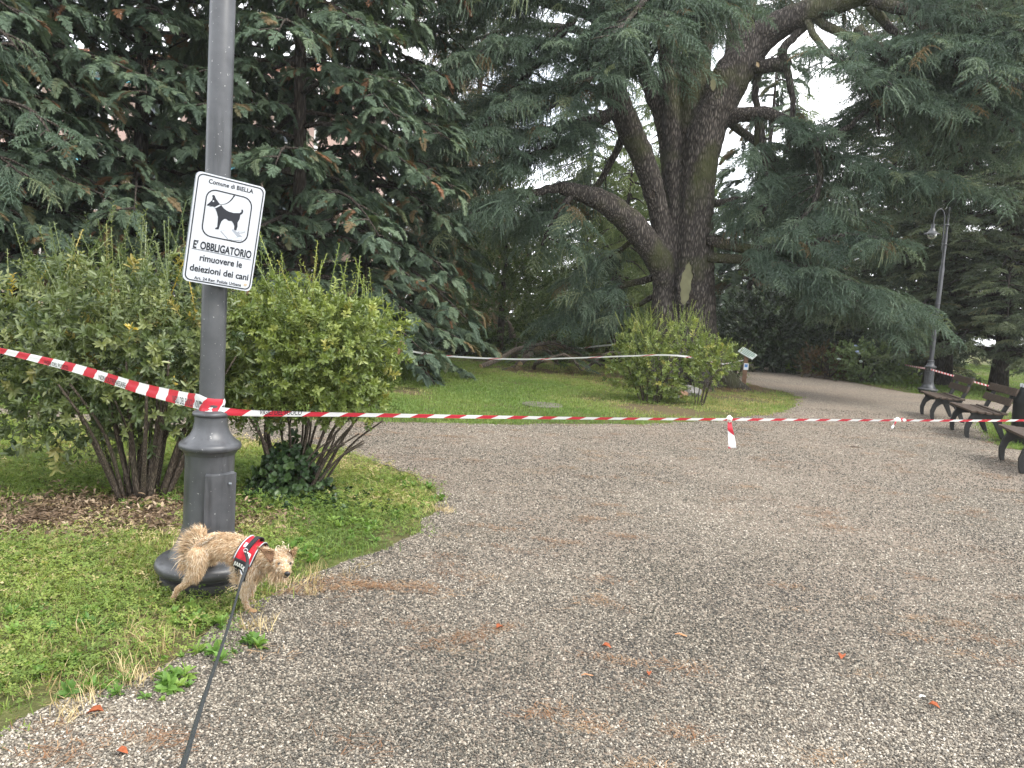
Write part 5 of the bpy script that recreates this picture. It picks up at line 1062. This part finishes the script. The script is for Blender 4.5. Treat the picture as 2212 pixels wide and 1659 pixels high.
# ------------------------------------------------------------------ building glimpsed through the cypresses
bl0 = at(-60, 700, 34); br0 = at(760, 700, 36); bw = float(br0[0] - bl0[0]); bd = empty('apartment_building', (float(bl0[0]), 35.0, 0), 'pink apartment building with turquoise awnings glimpsed through the cypresses', 'building')
X0, Yb = float(bl0[0]), 35.0
MB().box((X0 + bw / 2, Yb + 4, 5.6), (bw, 8, 11.2)).build('wall', M['wall'], bd)
MB().box((X0 + bw / 2, Yb + 4, 11.35), (bw + .8, 8.8, .3)).build('roof', M['roof_tile'], bd)
for fl_ in range(3):
    z = 1.0 + fl_ * 3.4
    MB().box((X0 + bw / 2, Yb - .55, z + 2.7), (bw - .5, 1.1, .16)).build('balcony_slab', M['trim'], bd)
    for k in range(int(bw / 3.0)):
        x = X0 + 1.4 + k * 3.0
        w_ = MB().box((x, Yb - .03, z + 1.2), (1.3, .1, 1.9)).build('window', M['trim'], bd); MB().box((x, Yb - .085, z + 1.2), (1.1, .03, 1.7)).build('pane', M['glass'], w_)
        MB().box((x, Yb - .75, z + 2.35), (1.9, .9, .06), Matrix.Rotation(.35, 3, 'X')).build('awning', M['turq'], bd)
        MB().box((x + 1.5, Yb - 1.0, z + 1.3), (.16, .16, 2.8)).build('pillar', M['trim'], bd)

# ------------------------------------------------------------------ thin haze volume, added to lift the dark shade among the trees
hzm = bpy.data.materials.new('shade_lift_haze'); hzm.use_nodes = True; hn = hzm.node_tree.nodes; hn.clear(); ho = hn.new('ShaderNodeOutputMaterial'); hv = hn.new('ShaderNodeVolumePrincipled')
hv.inputs['Color'].default_value = (.93, .96, 1, 1); hv.inputs['Density'].default_value = .0006; hv.inputs['Anisotropy'].default_value = .2; hzm.node_tree.links.new(hv.outputs[0], ho.inputs['Volume'])
tag(MB().box((0, 60, 9), (244, 164, 20)).build('haze', hzm), 'thin pale haze added to lift the shade among the trees', 'haze', kind='stuff')

# ------------------------------------------------------------------ the dog
from mathutils.bvhtree import BVHTree
YD = 3.47; KM = .1719 * YD / FPX
def dp(x, y, d=0.0): return at(311.1 + .1719 * x, 1106 + .1719 * y, YD + d)
# chains: points (x, y, depth, radius), flow hint, fur length, kind
CH = [
 ([(690, 500, 0, 140), (790, 445, 0, 158), (920, 415, 0, 160), (1060, 425, 0, 162), (1180, 470, 0, 178), (1290, 530, 0, 195), (1390, 580, -.01, 180)], 'body', .024),
 ([(1390, 570, -.01, 170), (1480, 580, -.03, 145), (1580, 590, -.05, 120), (1660, 600, -.06, 110)], 'neck', .026),
 ([(1700, 590, -.06, 118), (1725, 600, -.065, 128), (1755, 610, -.065, 112)], 'head', .014),
 ([(1730, 650, -.09, 100), (1765, 705, -.12, 72), (1785, 745, -.15, 52), (1796, 762, -.165, 40)], 'muzzle', .014),
 ([(1650, 720, -.05, 70), (1700, 760, -.07, 60)], 'cheek', .026),
 ([(1370, 690, -.055, 110), (1310, 800, -.055, 84), (1265, 890, -.05, 60), (1258, 980, -.03, 48), (1265, 1090, .01, 42), (1285, 1180, .03, 42), (1300, 1222, .035, 44)], 'leg', .014),
 ([(1300, 1225, .035, 40), (1345, 1236, .03, 36), (1385, 1240, .025, 26)], 'paw', .006),
 ([(1400, 700, .06, 95), (1370, 820, .07, 66), (1345, 930, .09, 48), (1340, 1040, .11, 40), (1350, 1120, .13, 38), (1385, 1135, .13, 30)], 'leg', .018),
 ([(690, 540, -.045, 130), (665, 660, -.05, 108), (635, 770, -.05, 84), (575, 850, -.035, 62), (505, 915, -.01, 46), (430, 965, .015, 42), (395, 1030, .025, 36), (360, 1090, .035, 34), (335, 1125, .04, 34)], 'hind', .018),
 ([(338, 1128, .04, 32), (316, 1140, .03, 26)], 'paw', .006),
 ([(720, 520, .06, 120), (780, 560, .13, 92), (850, 590, .19, 66), (800, 640, .23, 46), (740, 650, .26, 36), (700, 620, .28, 32)], 'hind', .020),
 ([(620, 480, .0, 46), (645, 430, -.03, 40), (700, 388, -.055, 36), (780, 335, -.062, 34), (850, 292, -.055, 30), (905, 266, -.045, 22)], 'tail', .006),
 ([(1300, 640, 0, 170), (1400, 660, 0, 150)], 'chest', .028),
]
dmb = MB(); smp_p, smp_d, smp_k = [], [], []
bm = bmesh.new(); bmesh.ops.create_icosphere(bm, subdivisions=2, radius=1); ICV = np.array([q.co[:] for q in bm.verts]); ICF = [tuple(z.index for z in q.verts) for q in bm.faces]; bm.free()
for pts, kind, fl in CH:
    P3 = np.array([np.r_[dp(x, y, d), r * KM] for x, y, d, r in pts]); Q = spline(P3, max(8, len(pts) * 5)); T = norm(np.gradient(Q[:, :3], axis=0))
    for q, t in zip(Q, T): dmb.add(ICV * q[3] + q[:3], ICF); smp_p.append(q); smp_d.append(t); smp_k.append((kind, fl))
smp_p = np.array(smp_p); smp_d = np.array(smp_d)
dloc = dp(690, 1150, .03); dloc[2] = 0
dog = empty('dog', tuple(dloc), 'scruffy tan terrier in a red harness lifting a leg at the lamp post', 'dog')
M['dog_skin'] = plain('dog_skin', (.40, .25, .135), .8, 0, .2, .2, 18)
tmp = dmb.build('tmp', None); r_ = tmp.modifiers.new('r', 'REMESH'); r_.mode = 'VOXEL'; r_.voxel_size = .006; s_ = tmp.modifiers.new('s', 'SMOOTH'); s_.iterations = 7; s_.factor = .5
bpy.context.view_layer.update(); dg = bpy.context.evaluated_depsgraph_get(); me = bpy.data.meshes.new_from_object(tmp.evaluated_get(dg)); bpy.data.objects.remove(tmp)
me.name = 'dog_body'; me.materials.clear(); me.materials.append(M['dog_skin'])
for p in me.polygons: p.use_smooth = True
body = bpy.data.objects.new('body', me); COL.objects.link(body); adopt(body, dog)
me.calc_loop_triangles(); BV = np.array([v.co[:] for v in me.vertices]); BT = np.array([t.vertices[:] for t in me.loop_triangles]); bvh = BVHTree.FromPolygons(BV.tolist(), BT.tolist())
def fur_mat():
    t = NT('dog_fur'); p = t.obj(); a = t.new('ShaderNodeAttribute', attribute_name='hue'); n = t.noise(26, 4, p)
    f = t.math('ADD', a.outputs['Fac'], t.math('MULTIPLY', t.math('SUBTRACT', n, .5), .5))
    t.col(t.ramp(f, [(.05, (.15, .085, .042)), (.35, (.32, .20, .105)), (.6, (.46, .32, .19)), (.85, (.58, .46, .32)), (1, (.66, .58, .47))])); t.set(.65, 0, .25); return t.m
M['fur'] = fur_mat()
def fur(n, parent):
    A, B, C = BV[BT[:, 0]], BV[BT[:, 1]], BV[BT[:, 2]]; cr = np.cross(B - A, C - A); ar = np.linalg.norm(cr, axis=1); i = rng.choice(len(BT), n, p=ar / ar.sum())
    u, v = rng.uniform(size=(2, n)); m = u + v > 1; u[m], v[m] = 1 - u[m], 1 - v[m]; P = A[i] + (B[i] - A[i]) * u[:, None] + (C[i] - A[i]) * v[:, None]; N = norm(cr[i])
    idx = np.zeros(n, int); 
    for a in range(0, n, 2000): idx[a:a + 2000] = np.argmin(np.linalg.norm(P[a:a + 2000, None, :] - smp_p[None, :, :3], axis=2) - smp_p[None, :, 3] * .8, axis=1)
    kd = np.array([k for k, _ in smp_k]); L = np.array([l for _, l in smp_k])[idx]; K = kd[idx]; Tn = smp_d[idx]
    flow = np.where(np.isin(K, ['body', 'neck', 'chest'])[:, None], -Tn, Tn); flow[K == 'head'] = np.array([-.5, .3, .6]); flow[K == 'muzzle'] = -Tn[K == 'muzzle'] + np.array([0, 0, -.5]); flow[K == 'cheek'] = np.array([-.3, .1, -.9])
    G = np.array([0, 0, -1.0]); wv = rng.normal(size=(n, 3)) * .24
    d = norm(flow * .75 + N * np.where(np.isin(K, ['hind', 'leg'])[:, None],   .55, .36) + G * .45 + wv); d = norm(d - N * np.minimum(0, np.sum(d * N, 1))[:, None] * 1.3 + N * .12)
    ln = L * rng.uniform(.45, 1.2, n); hue = np.full(n, .5); hue[K == 'body'] = .42; hue[np.isin(K, ['leg', 'paw'])] = .68; hue[K == 'muzzle'] = .5; hue[K == 'head'] = .55; hue[K == 'cheek'] = .62; hue[K == 'chest'] = .6; hue[K == 'hind'] = .52; lowleg = (K == 'hind') & (P[:, 2] < .16); ln[lowleg] *= .35; ln[(K == 'leg') & (P[:, 2] < .08)] *= .5; hue[K == 'tail'] = .95
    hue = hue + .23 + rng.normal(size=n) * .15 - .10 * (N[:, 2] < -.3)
    return P, d, ln, hue, N
def strands(P, d, ln, hue, w, name, parent, N):
    n = len(P); s = norm(np.cross(d, rng.normal(size=(n, 3)))) * (w / 2); G = np.array([0, 0, -1.0]); l = ln[:, None]
    m = P + d * l * .5; t = P + d * l + (G * .28 + rng.normal(size=(n, 3)) * .18) * l
    V = np.stack([P - s, P + s, m + s * .8, m - s * .8, t], 1).reshape(-1, 3); b = (np.arange(n) * 5)[:, None]
    Fc = np.concatenate([b + [0, 1, 2], b + [0, 2, 3], b + [3, 2, 4]]); o = link(raw(name, V, Fc, M['fur'], parent)); a = o.data.attributes.new('hue', 'FLOAT', 'POINT'); a.data.foreach_set('value', np.repeat(hue, 5).astype(np.float32)); o['kind'] = 'stuff'; return o
P, d, ln, hue, N = fur(34000, body); hP = P
# face markings: pale brow and blaze, dark round the eyes
EYES = [dp(1702, 648, -.118), dp(1836, 640, -.098)]; NOSE = dp(1800, 776, -.176)
for e in EYES: q = np.linalg.norm(P - e, axis=1); hue[q < .017] -= .3; ln[q < .017] *= .12; hue[np.abs(q - .024) < .007] += .22
q = np.linalg.norm(P - NOSE, axis=1); ln[q < .03] *= .45; hue[q < .03] -= .12
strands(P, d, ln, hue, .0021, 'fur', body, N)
# tail plume: long hair falling behind the tail
tp = np.array([np.r_[dp(x, y, dd_), 0][:3] for x, y, dd_ in [(600, 480, .01), (620, 430, -.01), (660, 380, -.02), (700, 340, -.02), (730, 315, -.02)]]); tl = spline(tp, 30); n = 2600
ii = rng.integers(0, 30, n); P = tl[ii] + rng.normal(size=(n, 3)) * [.008, .012, .008]; bx_ = dp(0, 0)[0]; d = norm(np.array([-.85, .25, .22]) + rng.normal(size=(n, 3)) * .28 + np.array([.25, .1, .75]) * (ii / 30)[:, None]); strands(P, d, rng.uniform(.04, .10, n) * (1 - .25 * ii / 30), np.clip(.66 + .16 * rng.normal(size=n), 0, 1), .003, 'tail_plume', body, d)
# breeches behind the thigh, elbow feathering, beard and brow tufts
def tuft(cen, n, sp, dr, L, hu, name):
    c = dp(*cen); P = c + rng.normal(size=(n, 3)) * sp; d = norm(np.array(dr) + rng.normal(size=(n, 3)) * .3); strands(P, d, rng.uniform(.5, 1.2, n) * L, hu + .1 * rng.normal(size=n), .003, name, body, d)
tuft((560, 650, 0), 300, .018, (-.6, 0, -.6), .035, .6, 'thigh_fringe'); tuft((560, 560, 0), 220, .016, (-.8, 0, -.4), .04, .78, 'thigh_fringe'); tuft((1190, 850, -.03), 200, .012, (-.8, 0, .1), .035, .72, 'elbow_fringe')
tuft((1660, 790, -.09), 260, .016, (-.2, -.1, -1), .03, .68, 'beard'); tuft((1760, 810, -.13), 160, .012, (.1, -.2, -1), .018, .66, 'beard'); tuft((1740, 500, -.07), 200, .014, (-.2, -.1, .8), .016, .9, 'forehead_tuft'); tuft((1430, 760, -.04), 260, .02, (.1, -.1, -1), .035, .66, 'chest_fringe')
for e in EYES:
    o = MB().add(ICV * .0082 + e + np.array([0, -.004, 0]), ICF).build('eye', M['eye'], body, smooth=True); tuft_p = e + np.array([0, -.004, .011]); nn = 50
    P = tuft_p + rng.normal(size=(nn, 3)) * [.007, .002, .002]; dd2 = norm(np.array([0, -.5, .6]) + rng.normal(size=(nn, 3)) * .3); strands(P, dd2, rng.uniform(.008, .016, nn), .85 + .1 * rng.normal(size=nn), .002, 'eyebrow', body, dd2)
MB().add(ICV * np.array([.0135, .009, .0125]) + NOSE, ICF).build('nose', M['wet_black'], body, smooth=True)
mo = spline(np.array([dp(1730, 800, -.135), dp(1770, 822, -.16), dp(1805, 815, -.172)]), 10); MB().tube(mo, .0022, 6).build('mouth_line', M['wet_black'], body)
def ear(base0, base1, tip, hu, nf):
    a, b_, t = dp(*base0), dp(*base1), dp(*tip); g = []
    for i in range(7):
        u = i / 6; c0 = a + (t - a) * u; c1 = b_ + (t - b_) * u
        for j in range(5): v = j / 4; g.append(c0 + (c1 - c0) * v + np.array([0, .018 * (1 - u) * (1 - (2 * v - 1) ** 2), 0]))
    Fc = [(i * 5 + j, i * 5 + j + 1, (i + 1) * 5 + j + 1, (i + 1) * 5 + j) for i in range(6) for j in range(4)]
    o = MB().add(np.array(g), Fc).build('ear', M['ear_skin'], body, smooth=True); sm = o.modifiers.new('t', 'SOLIDIFY'); sm.thickness = .005; sm.offset = 0
    G_ = np.array(g); k = rng.integers(0, len(G_), nf); P = G_[k] + rng.normal(size=(nf, 3)) * .004; d = norm((t - (a + b_) / 2) + rng.normal(size=(nf, 3)) * .03); strands(P, d, rng.uniform(.008, .02, nf), hu + .1 * rng.normal(size=nf), .0024, 'ear_fringe', o, d)
M['ear_skin'] = plain('ear_skin', (.16, .095, .06), .8, 0, .2, .3, 30)
ear((1625, 490, -.11), (1600, 650, -.12), (1450, 455, -.15), .2, 320); ear((1795, 500, -.09), (1872, 580, -.08), (1900, 470, -.08), .38, 200)
for k, (x, y, dd_) in enumerate([(1352, 1244, .012), (1374, 1246, .014), (1398, 1243, .018), (1330, 1243, .014)]): MB().add(ICV * np.array([.0085, .012, .007]) + dp(x, y, dd_), ICF).build('toe', M['dog_skin'], body, smooth=True)

# harness: a snug saddle lofted round the chest
HA, HB = dp(1262, 510, 0), dp(1440, 590, -.01); hax = norm(HB - HA); upv = norm(np.array([0, 0, 1.0]) - hax * hax[2]); sdv = np.cross(hax, upv)   # sdv towards the viewer or away
if sdv[1] > 0: sdv = -sdv
NS, NA = 9, 48; ang = np.arange(NA) * tau / NA
def surf(s, a, off):
    c = HA + (HB - HA) * s; dr = upv * cos(a) + sdv * sin(a); best = None; o = Vector(c + dr * .16)
    h = bvh.ray_cast(o, Vector(-dr), .3); r = .16 - h[3] if h[0] is not None else .06
    return c, dr, r
RR = np.array([[surf(i / (NS - 1) * 1.0, a, 0)[2] for a in ang] for i in range(NS)])
for _ in range(3): RR = (RR + np.roll(RR, 1, 1) + np.roll(RR, -1, 1)) / 3
RR = np.clip(RR, .045, .10)
def hs(s, a, off):
    a = a % tau; fi = s * (NS - 1); i = int(np.clip(fi, 0, NS - 2)); w = fi - i; fa = a / tau * NA; j = int(fa) % NA; v = fa - int(fa)
    r = (RR[i, j] * (1 - v) + RR[i, (j + 1) % NA] * v) * (1 - w) + (RR[i + 1, j] * (1 - v) + RR[i + 1, (j + 1) % NA] * v) * w
    return HA + (HB - HA) * s + (upv * cos(a) + sdv * sin(a)) * (r + off)
def patch(name, s0, s1, a0, a1, off, mat, parent, ns=8, na=24, flare=0.0, th=.004):
    V = [hs(s0 + (s1 - s0) * i / ns - flare * abs(2 * j / na - 1) * (1 - 2 * i / ns), a0 + (a1 - a0) * j / na, off) for i in range(ns + 1) for j in range(na + 1)]
    Fc = [(i * (na + 1) + j, i * (na + 1) + j + 1, (i + 1) * (na + 1) + j + 1, (i + 1) * (na + 1) + j) for i in range(ns) for j in range(na)]
    o = MB().add(np.array(V), Fc).build(name, mat, parent, smooth=True); m = o.modifiers.new('t', 'SOLIDIFY'); m.thickness = th; m.offset = 0; return o
hz = empty('x', (0, 0, 0)); bpy.data.objects.remove(hz)
harness = patch('harness', .02, .98, -1.75, 1.75, .016, M['harness_red'], dog, 8, 30, .10)
patch('side_band', -.02, 1.06, 1.52, 2.05, .020, M['strap'], harness, 8, 8); patch('side_band', -.02, 1.06, -2.05, -1.52, .020, M['strap'], harness, 8, 8)
patch('belly_strap', .10, .32, 2.0, tau - 2.0, .014, M['strap'], harness, 3, 20); patch('chest_strap', .85, 1.05, 2.0, tau - 2.0, .016, M['strap'], harness, 3, 20)
for s in (.0, 1.0):
    MB().tube([hs(s + (-.10 if s < .5 else .10) * abs(a) / 1.75 * .9, a, .020) for a in np.linspace(-1.6, 1.6, 30)], .0030, 6).build('piping', M['reflect'], harness, smooth=True)
    MB().tube([hs(s + (-.12 if s < .5 else .12) * abs(a) / 1.75 * .9 + (-.03 if s < .5 else .03), a, .018) for a in np.linspace(-1.6, 1.6, 30)], .0036, 6).build('edge_binding', M['strap'], harness, smooth=True)
MB().tube([hs(s, 2.02, .024) for s in np.linspace(.55, 1.0, 8)], .0026, 6).build('reflective_strip', M['reflect'], harness)
v, f = text_mesh('JULIUS-K9', 1.0, .02); x0, x1 = v[:, 0].min(), v[:, 0].max(); MB().add(np.array([hs(.02 + .92 * (q[0] - x0) / (x1 - x0), 1.90 - q[1] * .30, .0235) for q in v]), f).build('lettering', M['tag_white'], harness)
patch('label', .10, .30, .55, .85, .020, M['reflect'], harness, 3, 4, 0, .002)
hd = spline(np.array([hs(.42, .98, .022), hs(.50, .62, .034), hs(.62, .28, .050), hs(.72, .02, .040), hs(.74, -.25, .022)]), 16)
V = []; wv = norm(hax + .2 * upv) * .011
for q in hd: V += [q - wv, q + wv]
o = MB().add(np.array(V), [(2 * i, 2 * i + 1, 2 * i + 3, 2 * i + 2) for i in range(15)]).build('handle', M['strap'], harness, smooth=True); m = o.modifiers.new('t', 'SOLIDIFY'); m.thickness = .006; m.offset = 0
rg = hs(.42, .98, .028); MB().tube([rg + np.array([.009 * cos(a), -.002, .009 * sin(a)]) for a in np.linspace(0, tau, 16)], .002, 6).build('ring', M['reflect'], harness)
# leash with its clip
ls0 = rg + np.array([0, -.006, -.004]); lsh = empty('leash', tuple(ls0), 'dark grey webbing leash running from the harness towards the viewer', 'leash')
lp = spline(np.array([ls0, dp(1300, 640, -.20), dp(1210, 920, -.42), dp(1040, 1500, -1.05), at(440, 1510, 1.75), at(395, 1655, 1.30), at(330, 1850, .95), at(250, 2100, .7)]), 60)
V = []; T = norm(np.gradient(lp, axis=0)); Sd = norm(np.cross(T, norm(lp - CAM) + np.array([.25, 0, .1])))
for i, q in enumerate(lp): V += [q - Sd[i] * .0075, q + Sd[i] * .0075]
o = MB().add(np.array(V), [(2 * i, 2 * i + 1, 2 * i + 3, 2 * i + 2) for i in range(59)]).build('webbing', M['leash'], lsh, smooth=True); m = o.modifiers.new('t', 'SOLIDIFY'); m.thickness = .003; m.offset = 0
MB().tube([ls0, dp(1330, 540, -.125), dp(1308, 590, -.14)], [.004, .0055, .005], 8).build('clip', M['tag_white'], lsh, smooth=True)
